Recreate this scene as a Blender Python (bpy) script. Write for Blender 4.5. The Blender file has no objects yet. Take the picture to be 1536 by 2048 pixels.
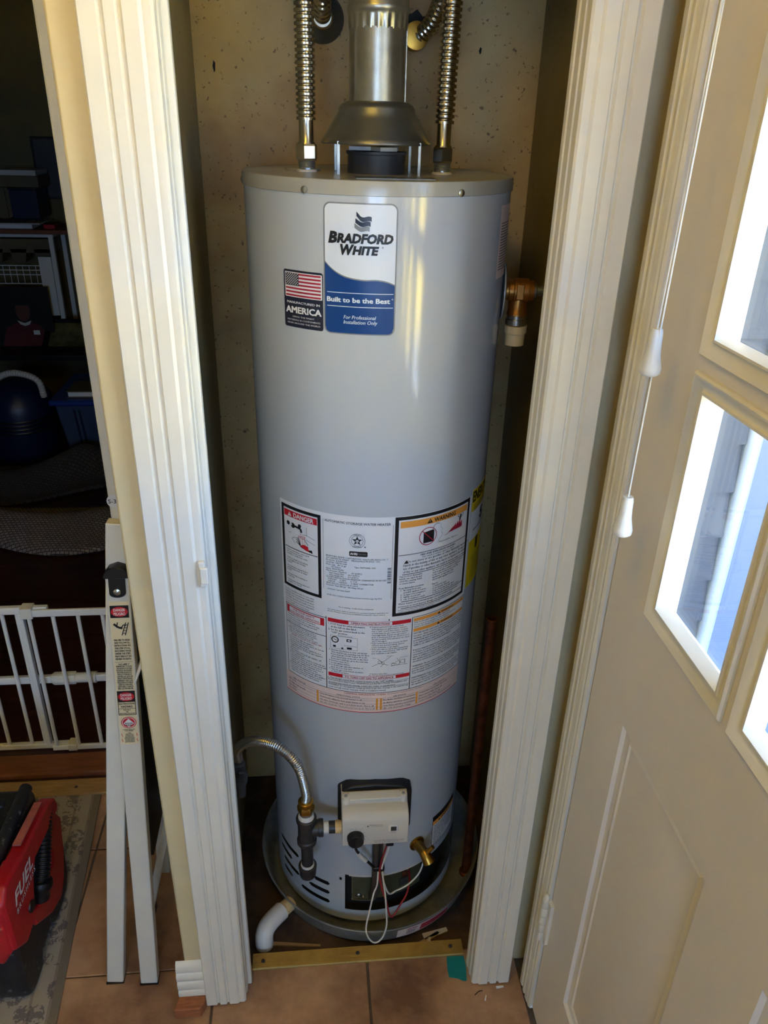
import bpy, bmesh, math, random
from mathutils import Vector, Matrix
random.seed(7)
sc = bpy.context.scene
COL = sc.collection
PI = math.pi
RAD = math.radians

# ------------------------------------------------------------------ camera
def build_camera():
    f = 1538.0                                     # focal length in pixels of the 1536 x 2048 frame
    nd = Vector((684.4 - 768, 4057.4 - 1024, f)).normalized()      # straight down, in lens axes
    up = -nd
    z = Vector((0, 0, 1))
    fw = (z - up * up.z).normalized()
    rt = fw.cross(up)
    if rt.x < 0: rt = -rt
    c, s = math.cos(RAD(6.0)), math.sin(RAD(6.0))
    def W(d):
        x, y, h = d.dot(rt), d.dot(fw), d.dot(up)
        return Vector((x * c + y * s, -x * s + y * c, h))
    ax, ay, az = W(Vector((1, 0, 0))), W(Vector((0, -1, 0))), W(Vector((0, 0, -1)))
    m = Matrix(((ax.x, ay.x, az.x, 0), (ax.y, ay.y, az.y, 0), (ax.z, ay.z, az.z, 1.68), (0, 0, 0, 1)))
    cam = bpy.data.cameras.new('camera'); o = bpy.data.objects.new('camera', cam); COL.objects.link(o)
    o.matrix_world = m
    cam.sensor_fit = 'VERTICAL'; cam.sensor_height = 24.0; cam.lens = 24.0 * f / 2048.0
    cam.clip_start = 0.02; cam.clip_end = 200
    sc.camera = o
build_camera()

# ------------------------------------------------------------------ sky, exposure
SKY = 1.0
w = bpy.data.worlds.new('sky'); sc.world = w; w.use_nodes = True
nt = w.node_tree; nt.nodes.clear()
wo = nt.nodes.new('ShaderNodeOutputWorld'); bg = nt.nodes.new('ShaderNodeBackground')
bg.inputs['Color'].default_value = (0.40, 0.61, 1.0, 1); bg.inputs['Strength'].default_value = 9.5 * SKY
nt.links.new(bg.outputs[0], wo.inputs[0])
sc.view_settings.view_transform = 'Standard'; sc.view_settings.look = 'None'
sc.view_settings.exposure = 0.60; sc.view_settings.gamma = 1.0; sc.view_settings.use_curve_mapping = False
sun = bpy.data.lights.new('sun', 'SUN'); sun.energy = 95.0; sun.angle = RAD(0.53); sun.color = (1.0, 0.93, 0.80)
so_ = bpy.data.objects.new('sun', sun); COL.objects.link(so_); so_.rotation_euler = Vector((0.60, -0.35, -1.0)).to_track_quat('-Z', 'Y').to_euler()

def portal(name, loc, rot, sx, sy):
    l = bpy.data.lights.new(name, 'AREA'); l.shape = 'RECTANGLE'; l.size = sx; l.size_y = sy
    l.cycles.is_portal = True
    o = bpy.data.objects.new(name, l); COL.objects.link(o); o.location = loc; o.rotation_euler = rot
    return o
portal('door_daylight_portal', (0.52, 0.486, 1.62), (0, RAD(90), 0), 1.06, 0.70)
portal('side_window_portal', (0.56, -1.15, 1.5), (0, RAD(90), 0), 1.0, 0.9)
portal('fill_window_portal', (-0.25, -2.52, 1.50), (RAD(90), 0, 0), 1.0, 1.0)

# ------------------------------------------------------------------ materials
def lin(c):
    return tuple((v / 255 / 12.92) if v / 255 <= 0.04045 else ((v / 255 + 0.055) / 1.055) ** 2.4 for v in c)
def mat(name, c, rough=0.5, metal=0.0, var=0.0, vs=20.0, bump=0.0, bs=60.0, c2=None, coat=0.0, spec=0.5, stretch=(1, 1, 1), lo=0.35, hi=0.65, rv=0.0):
    m = bpy.data.materials.new(name); m.use_nodes = True; t = m.node_tree; b = t.nodes['Principled BSDF']
    L = lin(c); b.inputs['Base Color'].default_value = (*L, 1)
    b.inputs['Roughness'].default_value = rough; b.inputs['Metallic'].default_value = metal
    b.inputs['Specular IOR Level'].default_value = spec
    if coat: b.inputs['Coat Weight'].default_value = coat; b.inputs['Coat Roughness'].default_value = 0.08
    if var or bump or c2 or rv:
        tc = t.nodes.new('ShaderNodeTexCoord'); mp = t.nodes.new('ShaderNodeMapping'); mp.inputs['Scale'].default_value = stretch
        t.links.new(tc.outputs['Object'], mp.inputs['Vector'])
    if var or c2:
        n = t.nodes.new('ShaderNodeTexNoise'); n.inputs['Scale'].default_value = vs; n.inputs['Detail'].default_value = 6; n.inputs['Roughness'].default_value = 0.62
        t.links.new(mp.outputs[0], n.inputs['Vector'])
        r = t.nodes.new('ShaderNodeValToRGB'); r.color_ramp.elements[0].position = lo; r.color_ramp.elements[1].position = hi
        if c2: a, d = L, lin(c2)
        else: a, d = tuple(v * (1 - var) for v in L), tuple(min(1, v * (1 + var)) for v in L)
        r.color_ramp.elements[0].color = (*a, 1); r.color_ramp.elements[1].color = (*d, 1)
        t.links.new(n.outputs[0], r.inputs[0]); t.links.new(r.outputs[0], b.inputs['Base Color'])
    if rv:
        n3 = t.nodes.new('ShaderNodeTexNoise'); n3.inputs['Scale'].default_value = vs * 0.7; n3.inputs['Detail'].default_value = 4
        t.links.new(mp.outputs[0], n3.inputs['Vector'])
        mr = t.nodes.new('ShaderNodeMapRange'); mr.inputs['To Min'].default_value = max(0, rough - rv); mr.inputs['To Max'].default_value = min(1, rough + rv)
        t.links.new(n3.outputs[0], mr.inputs['Value']); t.links.new(mr.outputs[0], b.inputs['Roughness'])
    if bump:
        n2 = t.nodes.new('ShaderNodeTexNoise'); n2.inputs['Scale'].default_value = bs; n2.inputs['Detail'].default_value = 5
        t.links.new(mp.outputs[0], n2.inputs['Vector'])
        bp = t.nodes.new('ShaderNodeBump'); bp.inputs['Strength'].default_value = bump; bp.inputs['Distance'].default_value = 0.002
        t.links.new(n2.outputs[0], bp.inputs['Height']); t.links.new(bp.outputs[0], b.inputs['Normal'])
    return m
def glass_mat():
    m = bpy.data.materials.new('window_glass'); m.use_nodes = True; t = m.node_tree; t.nodes.clear()
    o = t.nodes.new('ShaderNodeOutputMaterial'); mx = t.nodes.new('ShaderNodeMixShader'); lw = t.nodes.new('ShaderNodeLayerWeight'); lw.inputs[0].default_value = 0.5
    pw = t.nodes.new('ShaderNodeMath'); pw.operation = 'POWER'; pw.inputs[1].default_value = 5.0; t.links.new(lw.outputs['Facing'], pw.inputs[0])
    fr = t.nodes.new('ShaderNodeMath'); fr.operation = 'MULTIPLY_ADD'; fr.inputs[1].default_value = 0.92; fr.inputs[2].default_value = 0.04; t.links.new(pw.outputs[0], fr.inputs[0])
    a = t.nodes.new('ShaderNodeBsdfTransparent'); a.inputs[0].default_value = (0.93, 0.96, 0.97, 1)
    g = t.nodes.new('ShaderNodeBsdfGlossy'); g.inputs['Roughness'].default_value = 0.01
    t.links.new(fr.outputs[0], mx.inputs[0]); t.links.new(a.outputs[0], mx.inputs[1]); t.links.new(g.outputs[0], mx.inputs[2]); t.links.new(mx.outputs[0], o.inputs[0])
    return m
def emit_mat(name, c, s):
    m = bpy.data.materials.new(name); m.use_nodes = True; t = m.node_tree; b = t.nodes['Principled BSDF']
    b.inputs['Base Color'].default_value = (*lin(c), 1); b.inputs['Emission Color'].default_value = (*lin(c), 1); b.inputs['Emission Strength'].default_value = s
    return m
def spotted(m, c, scale, lo, hi, amount=1.0):
    """adds sparse dark specks to a material's colour"""
    t = m.node_tree; b = t.nodes['Principled BSDF']; src = b.inputs['Base Color']
    tc = t.nodes.new('ShaderNodeTexCoord'); n = t.nodes.new('ShaderNodeTexNoise'); n.inputs['Scale'].default_value = scale; n.inputs['Detail'].default_value = 3
    t.links.new(tc.outputs['Object'], n.inputs['Vector'])
    mr = t.nodes.new('ShaderNodeMapRange'); mr.inputs['From Min'].default_value = lo; mr.inputs['From Max'].default_value = hi; mr.inputs['To Max'].default_value = amount
    t.links.new(n.outputs[0], mr.inputs['Value'])
    mx = t.nodes.new('ShaderNodeMix'); mx.data_type = 'RGBA'
    t.links.new(mr.outputs[0], mx.inputs[0])
    if src.is_linked: t.links.new(src.links[0].from_socket, mx.inputs[6])
    else: mx.inputs[6].default_value = src.default_value
    mx.inputs[7].default_value = (*lin(c), 1)
    t.links.new(mx.outputs[2], src)
    return m

M = {}
M['trim'] = mat('white_trim_paint', (230, 226, 215), 0.38, var=0.03, vs=9, bump=0.05, bs=60)
M['doorpaint'] = mat('door_paint', (230, 223, 215), 0.42, var=0.03, vs=5, bump=0.06, bs=30)
M['cream'] = mat('cream_wall_paint', (214, 198, 158), 0.6, var=0.05, vs=8, bump=0.15, bs=120)
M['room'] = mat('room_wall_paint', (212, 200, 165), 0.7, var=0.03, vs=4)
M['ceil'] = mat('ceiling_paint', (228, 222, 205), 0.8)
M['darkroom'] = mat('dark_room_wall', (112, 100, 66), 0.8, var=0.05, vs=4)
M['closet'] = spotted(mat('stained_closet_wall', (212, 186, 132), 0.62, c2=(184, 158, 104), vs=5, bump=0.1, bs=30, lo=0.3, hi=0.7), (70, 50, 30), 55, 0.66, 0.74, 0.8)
M['closet'] = spotted(M['closet'], (150, 104, 62), 4.5, 0.50, 0.66, 0.55); M['closet'] = spotted(M['closet'], (64, 42, 26), 130, 0.66, 0.72, 0.7)
M['shaded'] = mat('shaded_metal', (84, 86, 88), 0.6, metal=0.4, var=0.1, vs=50)  # valve metal coloured darker to stand in for the closet shadow
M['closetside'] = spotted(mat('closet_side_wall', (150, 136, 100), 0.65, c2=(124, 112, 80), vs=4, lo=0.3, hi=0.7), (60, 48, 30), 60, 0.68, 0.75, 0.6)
M['grout'] = mat('tile_grout', (96, 82, 70), 0.85, var=0.15, vs=60)
M['tile'] = mat('brown_stone_tile', (196, 156, 122), 0.45, c2=(122, 88, 66), vs=5, bump=0.25, bs=14, lo=0.36, hi=0.64, rv=0.12)
M['subfloor'] = mat('dusty_subfloor', (92, 68, 50), 0.85, c2=(52, 38, 30), vs=14, bump=0.4, bs=60)
M['brass'] = mat('brass_strip', (150, 124, 66), 0.5, metal=0.55, var=0.15, vs=30)
M['jacket'] = mat('grey_enamel', (188, 194, 201), 0.13, var=0.015, vs=3, spec=0.55)
M['jackettop'] = mat('grey_enamel_top', (165, 164, 156), 0.22, var=0.04, vs=12, spec=0.55)
M['galv'] = mat('galvanized_steel', (168, 168, 160), 0.34, metal=0.9, var=0.14, vs=26, rv=0.1)
M['galvpan'] = mat('galvanized_pan', (190, 192, 186), 0.36, metal=0.6, c2=(150, 150, 142), vs=14, rv=0.12)
M['hood'] = mat('draft_hood_steel', (128, 130, 128), 0.36, metal=0.85, var=0.08, vs=20)
M['steel'] = mat('stainless_steel', (196, 190, 176), 0.22, metal=1.0)
M['steelgas'] = mat('gas_hose_steel', (176, 176, 174), 0.28, metal=1.0)
M['zinc'] = mat('zinc_plated', (170, 178, 184), 0.3, metal=0.9, var=0.1, vs=80)
M['screw'] = mat('screw_steel', (200, 200, 200), 0.25, metal=1.0)
M['blackpipe'] = mat('black_iron', (62, 62, 64), 0.42, metal=0.5, var=0.15, vs=60, bump=0.1, bs=200)
M['tape_ptfe'] = mat('thread_sealant', (215, 215, 215), 0.7, var=0.1, vs=200)
M['brassfit'] = mat('brass_fitting', (176, 138, 62), 0.3, metal=1.0, var=0.08, vs=40)
M['bronze'] = mat('bronze_valve', (178, 124, 62), 0.36, metal=0.9, var=0.1, vs=40)
M['copper'] = mat('old_copper', (140, 84, 58), 0.45, metal=0.8, c2=(96, 58, 42), vs=30)
M['cpvc'] = mat('cream_cpvc', (222, 208, 172), 0.4)
M['pvc'] = mat('white_pvc', (224, 226, 228), 0.25, var=0.03, vs=30)
M['pvccream'] = mat('cream_pvc', (214, 190, 142), 0.4, var=0.06, vs=40)
M['ctrl'] = mat('light_grey_plastic', (206, 202, 194), 0.45)
M['ctrl2'] = mat('pale_plastic', (222, 220, 214), 0.4)
M['black'] = mat('black_plastic', (18, 19, 22), 0.4)
M['blackmatte'] = mat('matte_black', (10, 10, 12), 0.7)
M['chamber'] = mat('burner_door_plate', (120, 122, 96), 0.35, metal=0.7, var=0.15, vs=20)
M['darkgrey'] = mat('dark_grey', (58, 58, 60), 0.5)
M['tube'] = mat('burner_tube_grey', (92, 88, 84), 0.4, metal=0.6)
M['wirew'] = mat('white_wire', (225, 222, 214), 0.45)
M['wirer'] = mat('red_wire', (150, 26, 38), 0.45)
M['wireb'] = mat('black_wire', (20, 20, 20), 0.45)
M['paper'] = mat('label_white', (232, 233, 236), 0.32)
M['paper2'] = mat('sticker_white', (226, 232, 240), 0.32)
M['ink'] = mat('label_black', (20, 20, 26), 0.4)
M['inkgrey'] = mat('label_grey_ink', (70, 72, 80), 0.4)
M['navy'] = mat('label_navy', (28, 34, 56), 0.3)
M['blue'] = mat('label_blue', (10, 62, 130), 0.28)
M['silver'] = mat('label_silver', (132, 136, 140), 0.3)
M['red'] = mat('label_red', (200, 26, 48), 0.35)
M['flagred'] = mat('flag_red', (172, 34, 62), 0.35)
M['orange'] = mat('label_orange', (240, 164, 72), 0.38)
M['pink'] = mat('label_pink', (236, 214, 208), 0.38)
M['yellow'] = mat('label_yellow', (226, 196, 20), 0.4)
M['teal'] = mat('teal_tape', (0, 128, 136), 0.6, var=0.06, vs=60)
M['woodblk'] = mat('rough_wood', (150, 92, 58), 0.7, var=0.25, vs=30, stretch=(1, 6, 6), bump=0.3)
M['pine'] = mat('pale_wood', (168, 136, 92), 0.6, var=0.15, vs=20, stretch=(1, 6, 6))
M['brownwood'] = mat('brown_wood', (124, 72, 44), 0.6, var=0.2, vs=16, stretch=(1, 8, 8))
M['darkwood'] = mat('dark_wood_floor', (58, 28, 22), 0.35, var=0.25, vs=10, stretch=(1, 8, 1))
M['white'] = mat('white_plastic', (230, 230, 226), 0.35)
M['gate'] = mat('white_gate_metal', (236, 238, 242), 0.35)
M['alum'] = mat('ladder_painted_steel', (214, 212, 204), 0.35, var=0.03, vs=20)
M['labelbeige'] = mat('ladder_label', (224, 212, 178), 0.45)
M['vacred'] = mat('red_plastic', (176, 22, 36), 0.4, var=0.08, vs=40)
M['vacred'] = spotted(M['vacred'], (205, 150, 140), 70, 0.68, 0.76, 0.5)
M['vacblack'] = spotted(mat('dusty_black_plastic', (26, 28, 34), 0.48, var=0.2, vs=20), (150, 150, 145), 60, 0.62, 0.76, 0.6)
M['dustyred'] = mat('dusty_red_strip', (172, 96, 88), 0.6, var=0.15, vs=60)
M['glass'] = glass_mat()
M['addedglow'] = emit_mat('added_lamp_glow', (255, 204, 64), 11.0)  # yellow glow of the lamp added to warm the upper trim
M['tote'] = mat('grey_blue_plastic', (56, 72, 104), 0.5)
M['totelid'] = mat('blue_plastic_lid', (22, 58, 140), 0.45)
M['bluevac'] = mat('dark_blue_plastic', (16, 28, 62), 0.4)
M['knit'] = mat('knit_wool', (146, 132, 126), 0.95, c2=(92, 82, 82), vs=40)
M['knitdark'] = mat('dark_knit', (70, 66, 68), 0.95, c2=(44, 42, 46), vs=60)
M['bookcover'] = mat('book_cover', (96, 86, 58), 0.6)
M['bounce'] = mat('bluish_bounce', (146, 160, 184), 0.8, var=0.06, vs=2)  # tinted bluish so the ground behind the house cools the fill
M['deck'] = mat('porch_floor', (120, 124, 130), 0.7, var=0.1, vs=4)
M['siding'] = mat('grey_siding', (58, 64, 76), 0.6, var=0.04, vs=6)
M['extwhite'] = mat('white_exterior_trim', (160, 168, 180), 0.45)
M['extpanel'] = mat('pale_blue_grey_board', (104, 118, 142), 0.45)
M['lawn'] = mat('dry_lawn', (206, 176, 56), 0.9, var=0.15, vs=3)

# ------------------------------------------------------------------ mesh helpers
ORG = {}
class MB:
    def __init__(s): s.v = []; s.f = []
    def add(s, vs, fs):
        o = len(s.v); s.v += [tuple(v) for v in vs]; s.f += [tuple(i + o for i in f) for f in fs]; return s
    def box(s, x0, x1, y0, y1, z0, z1):
        return s.add([(x0, y0, z0), (x1, y0, z0), (x1, y1, z0), (x0, y1, z0), (x0, y0, z1), (x1, y0, z1), (x1, y1, z1), (x0, y1, z1)],
                     [(0, 3, 2, 1), (4, 5, 6, 7), (0, 1, 5, 4), (1, 2, 6, 5), (2, 3, 7, 6), (3, 0, 4, 7)])
    def prism(s, poly, axis, a, b):
        """polygon extruded along an axis; poly coords are the other two axes in xyz order"""
        def P(p, t):
            if axis == 'x': return (t, p[0], p[1])
            if axis == 'y': return (p[0], t, p[1])
            return (p[0], p[1], t)
        n = len(poly)
        vs = [P(p, a) for p in poly] + [P(p, b) for p in poly]
        fs = [tuple(range(n))[::-1], tuple(range(n, 2 * n))] + [(i, (i + 1) % n, n + (i + 1) % n, n + i) for i in range(n)]
        return s.add(vs, fs)
    def lathe(s, prof, c=(0, 0, 0), axis='z', n=32, caps=True, a0=0.0, a1=None):
        """prof: (radius, height) pairs, turned about an axis through c"""
        full = a1 is None
        if full: a1 = a0 + 2 * PI
        k = n if full else n + 1
        vs = []
        for r, h in prof:
            for i in range(k):
                a = a0 + (a1 - a0) * i / n
                p, q = r * math.cos(a), r * math.sin(a)
                if axis == 'z': v = (p, q, h)
                elif axis == 'x': v = (h, p, q)
                else: v = (p, h, q)
                vs.append((v[0] + c[0], v[1] + c[1], v[2] + c[2]))
        fs = []
        for j in range(len(prof) - 1):
            for i in range(n):
                i2 = (i + 1) % k
                fs.append((j * k + i, j * k + i2, (j + 1) * k + i2, (j + 1) * k + i))
        if caps and full:
            if prof[0][0] > 1e-6: fs.append(tuple(range(k))[::-1])
            if prof[-1][0] > 1e-6: fs.append(tuple(range((len(prof) - 1) * k, len(prof) * k)))
        return s.add(vs, fs)
    def tube(s, pts, rad, n=10, caps=True):
        pts = [Vector(p) for p in pts]
        if not isinstance(rad, (list, tuple)): rad = [rad] * len(pts)
        t0 = (pts[1] - pts[0]).normalized()
        nrm = t0.orthogonal().normalized()
        vs = []; k = len(pts)
        for i, p in enumerate(pts):
            t = (pts[min(i + 1, k - 1)] - pts[max(i - 1, 0)]).normalized()
            nrm = (nrm - t * nrm.dot(t)).normalized(); b = t.cross(nrm)
            for j in range(n):
                a = 2 * PI * j / n
                vs.append(p + (nrm * math.cos(a) + b * math.sin(a)) * rad[i])
        fs = [(i * n + j, i * n + (j + 1) % n, (i + 1) * n + (j + 1) % n, (i + 1) * n + j) for i in range(k - 1) for j in range(n)]
        if caps: fs += [tuple(range(n))[::-1], tuple(range((k - 1) * n, k * n))]
        return s.add(vs, fs)
    def beam(s, p0, p1, side, w, d, w1=None):
        """bar from p0 to p1; side = direction of its width w, d = depth"""
        p0, p1 = Vector(p0), Vector(p1); t = (p1 - p0).normalized(); sd = Vector(side); sd = (sd - t * sd.dot(t)).normalized(); dp = t.cross(sd)
        w1 = w if w1 is None else w1
        vs = []
        for p, ww in ((p0, w), (p1, w1)):
            for a, b in ((-1, -1), (1, -1), (1, 1), (-1, 1)):
                vs.append(p + sd * a * ww / 2 + dp * b * d / 2)
        return s.add(vs, [(0, 3, 2, 1), (4, 5, 6, 7), (0, 1, 5, 4), (1, 2, 6, 5), (2, 3, 7, 6), (3, 0, 4, 7)])
    def hexnut(s, c, r, h, axis='z', a0=0.0):
        return s.lathe([(r * 0.93, -h / 2), (r, -h / 2 + h * 0.12), (r, h / 2 - h * 0.12), (r * 0.93, h / 2)], c, axis, 6, True, a0)
    def build(s, name, m, parent=None, smooth=False, ang=40, bevel=0.0, seg=2, **props):
        me = bpy.data.meshes.new(name); o0 = Vector((0, 0, 0))
        o = bpy.data.objects.new(name, me); COL.objects.link(o)
        if parent is not None:
            o.parent = parent; root = parent
            while root.parent: root = root.parent
            o0 = ORG.get(root.name, Vector((0, 0, 0)))
        else:
            xs = [v[0] for v in s.v]; ys = [v[1] for v in s.v]; zs = [v[2] for v in s.v]
            o0 = Vector(((min(xs) + max(xs)) / 2, (min(ys) + max(ys)) / 2, min(zs))); o.location = o0; ORG[o.name] = o0
        me.from_pydata([(v[0] - o0.x, v[1] - o0.y, v[2] - o0.z) for v in s.v], [], s.f); me.update()
        bm = bmesh.new(); bm.from_mesh(me); bmesh.ops.recalc_face_normals(bm, faces=bm.faces); bm.to_mesh(me); bm.free()
        if isinstance(m, str): m = M[m]
        me.materials.append(m)
        if bevel:
            md = o.modifiers.new('bevel', 'BEVEL'); md.width = bevel; md.segments = seg; md.limit_method = 'ANGLE'; md.angle_limit = RAD(35)
            smooth = True
        if smooth:
            for p in me.polygons: p.use_smooth = True
            me.set_sharp_from_angle(angle=RAD(ang))
        for k, v in props.items(): o[k] = v
        return o
def flat(mb, name, m, parent, **props):
    """printed layer: keeps the facing the mapping gave"""
    me = bpy.data.meshes.new(name); o = bpy.data.objects.new(name, me); COL.objects.link(o); o.parent = parent
    root = parent
    while root.parent: root = root.parent
    o0 = ORG.get(root.name, Vector((0, 0, 0)))
    me.from_pydata([(v[0] - o0.x, v[1] - o0.y, v[2] - o0.z) for v in mb.v], [], mb.f); me.update()
    me.materials.append(M[m] if isinstance(m, str) else m)
    for k, v in props.items(): o[k] = v
    return o
def thing(name, label, cat, loc, group=None):
    o = bpy.data.objects.new(name, None); COL.objects.link(o); o.location = loc; o.empty_display_size = 0.05
    ORG[o.name] = Vector(loc); o['label'] = label; o['category'] = cat
    if group: o['group'] = group
    return o
def tag(o, label, cat, group=None):
    o['label'] = label; o['category'] = cat
    if group: o['group'] = group
    return o
def B(*a): return MB().box(*a)
def struct(o): o['kind'] = 'structure'; return o
def curve(pts, step):
    """smooth path through points, resampled at an even step"""
    P = [Vector(p) for p in pts]; P = [P[0] * 2 - P[1]] + P + [P[-1] * 2 - P[-2]]
    raw = []
    for i in range(1, len(P) - 2):
        for k in range(24):
            t = k / 24; a, b, c, d = P[i - 1], P[i], P[i + 1], P[i + 2]
            raw.append(0.5 * ((2 * b) + (c - a) * t + (2 * a - 5 * b + 4 * c - d) * t * t + (3 * b - a - 3 * c + d) * t ** 3))
    raw.append(P[-2]); out = [raw[0]]; acc = 0.0
    for i in range(1, len(raw)):
        seg = (raw[i] - raw[i - 1]).length; pos = 0.0
        while seg > 1e-9 and acc + (seg - pos) >= step:
            pos += step - acc; out.append(raw[i - 1].lerp(raw[i], pos / seg)); acc = 0.0
        acc += seg - pos
    return out
def ribbed(pts, pitch, r0, r1, n=18, per=6, flatr=0.6):
    """corrugated hose"""
    path = curve(pts, pitch / per); rad = []
    for i in range(len(path)):
        ph = (i % per) / per
        rad.append(r1 if ph < flatr else r0)
    return MB().tube(path, rad, n)

# ------------------------------------------------------------------ lettering
def text2d(body, bold=0.0, shear=0.0, res=2, spacing=1.0):
    cu = bpy.data.curves.new('lettering', 'FONT'); cu.body = body; cu.size = 1.0; cu.shear = shear; cu.offset = bold; cu.resolution_u = res
    cu.space_character = spacing; cu.fill_mode = 'FRONT'
    o = bpy.data.objects.new('lettering', cu)
    me = bpy.data.meshes.new_from_object(o)
    vs = [(v.co.x, v.co.y) for v in me.vertices]; fs = [tuple(p.vertices) for p in me.polygons]
    bpy.data.objects.remove(o); bpy.data.curves.remove(cu); bpy.data.meshes.remove(me)
    return vs, fs
def put(mb, fn, body, u0, u1, v0, v1, bold=0.0, shear=0.0, res=2, fit=True, align='l', spacing=1.0, cap=None):
    """letters of one line in the rectangle u0..u1, v0..v1 of a mapped surface; v0 is the baseline"""
    if not body.strip(): return
    vs, fs = text2d(body, bold if bold >= 0.05 else 0.0, shear, res, spacing)
    if not vs: return
    lead = len(body) - len(body.lstrip())
    x0 = min(v[0] for v in vs); x1 = max(v[0] for v in vs)
    hh = cap if cap else 0.70
    sv = (v1 - v0) / hh
    su = (u1 - u0) / (x1 - x0) if fit else min((u1 - u0) / (x1 - x0), fit_ratio * sv)
    ofs = u0
    if not fit and align == 'c': ofs = (u0 + u1) / 2 - su * (x1 - x0) / 2
    if not fit and align == 'l' and lead: ofs += lead * 0.25 * su
    shifts = [(0, 0)] if bold <= 0 or bold >= 0.05 else ([(-bold, 0), (bold, 0)] if bold < 0.02 else [(-bold, -bold * 0.7), (bold, bold * 0.7), (-bold, bold * 0.7), (bold, -bold * 0.7)])
    for k, (dx, dy) in enumerate(shifts):
        pts = []
        for x, y in vs:
            u, v = ofs + (x - x0 + dx) * su, v0 + (y + dy) * sv; p = Vector(fn(u, v))
            if k:
                n = (Vector(fn(u + su * 0.01, v)) - p).cross(Vector(fn(u, v + sv * 0.01)) - p)
                if n.length > 0: p = p + n.normalized() * (0.00005 * k)
            pts.append(p)
        mb.add(pts, fs)
fit_ratio = 1.0
def para(mb, fn, lines, u0, u1, vtop, vbot, bold=0.014, res=1, align='l', aspect=1.0, frac=0.58):
    """lines of small print; aspect turns height units into u units"""
    global fit_ratio
    fit_ratio = aspect * 0.95
    n = len(lines); dv = (vtop - vbot) / n
    for i, ln in enumerate(lines):
        b = vtop - (i + 1) * dv + dv * 0.25
        put(mb, fn, ln, u0, u1, b, b + dv * frac, bold, 0, res, fit=False, align=align)

# ================================================================== THE SETTING
# ---- tiled floor
fl = MB(); fl.box(-2.3, -0.2805, -2.4, 1.66, -0.05, -0.004); fl.box(-0.2805, 0.46, -2.4, 1.094, -0.05, -0.004)
fl = struct(fl.build('floor', 'grout'))
fl['label'] = 'dark grout bed under the brown stone tiles'
tile_me = None
xs = [0.438 - 0.335 * i for i in range(9)]
ys = [1.09 + 0.335 * i for i in range(2, -11, -1)]
for i in range(len(xs) - 1):
    for j in range(len(ys) - 1):
        x1, x0, y1, y0 = xs[i], xs[i + 1], ys[j], ys[j + 1]
        if x0 < -2.3 or y0 < -2.2: continue
        if y1 > 1.66: y1 = 1.66
        if y0 >= 1.08 and x1 > -0.2: continue
        g = 0.0025
        if y0 < 1.0 < y1 and x1 > -0.24: y1 = 1.092
        B(x0 + g, x1 - g, y0 + g, y1 - g, -0.012, 0.0).build('tile', 'tile', fl, bevel=0.0015)
struct(B(-0.2805, 0.46, 1.094, 1.70, -0.06, -0.015).build('floor', 'subfloor'))['label'] = 'dusty bare closet subfloor'
# ---- ceiling and room shell
struct(B(-3.4, 0.6, -2.6, 5.2, 2.45, 2.55).build('ceiling', 'ceil'))
wr = MB(); wr.box(0.46, 0.497, 0.945, 1.80, -0.05, 2.45); wr.box(0.46, 0.497, -0.70, 0.02, -0.05, 2.45); wr.box(0.46, 0.60, -2.6, -1.60, -0.05, 2.45); wr.box(0.46, 0.60, -1.60, -0.70, -0.05, 1.0); wr.box(0.46, 0.60, -1.60, -0.70, 2.0, 2.45); wr.box(0.46, 0.497, 0.02, 0.945, 2.235, 2.45); wr.box(0.47, 0.60, 0.02, 0.945, -0.05, 0.006)
struct(wr.build('wall_right', 'room'))
wb = MB(); wb.box(-2.4, -0.75, -2.6, -2.4, -0.05, 2.45); wb.box(0.25, 0.46, -2.6, -2.4, -0.05, 2.45); wb.box(-0.75, 0.25, -2.6, -2.4, -0.05, 1.0); wb.box(-0.75, 0.25, -2.6, -2.4, 2.0, 2.45)
struct(wb.build('wall_back', 'room'))
struct(B(-2.4, -2.3, -2.6, 1.66, -0.05, 2.45).build('wall_left', 'room'))
win = MB()
for a in ((-1.60, -1.55, 1.0, 2.0), (-0.75, -0.70, 1.0, 2.0), (-1.55, -0.75, 1.0, 1.05), (-1.55, -0.75, 1.95, 2.0), (-1.55, -0.75, 1.48, 1.52)):
    win.box(0.47, 0.55, a[0], a[1], a[2], a[3])
win = struct(win.build('window_1', 'trim'))
for z0, z1 in ((1.05, 1.48), (1.52, 1.95)): B(0.508, 0.512, -1.55, -0.75, z0, z1).build('pane', 'glass', win)
win = MB()
for a in ((-0.75, -0.71, 1.0, 2.0), (0.21, 0.25, 1.0, 2.0), (-0.71, 0.21, 1.0, 1.04), (-0.71, 0.21, 1.96, 2.0), (-0.27, -0.23, 1.04, 1.96)):
    win.box(a[0], a[1], -2.53, -2.45, a[2], a[3])
win = struct(win.build('window_fill', 'trim'))  # unseen back window, added as frontal fill light
for x0, x1 in ((-0.71, -0.27), (-0.23, 0.21)): B(x0, x1, -2.492, -2.488, 1.04, 1.96).build('pane', 'glass', win)
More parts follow.
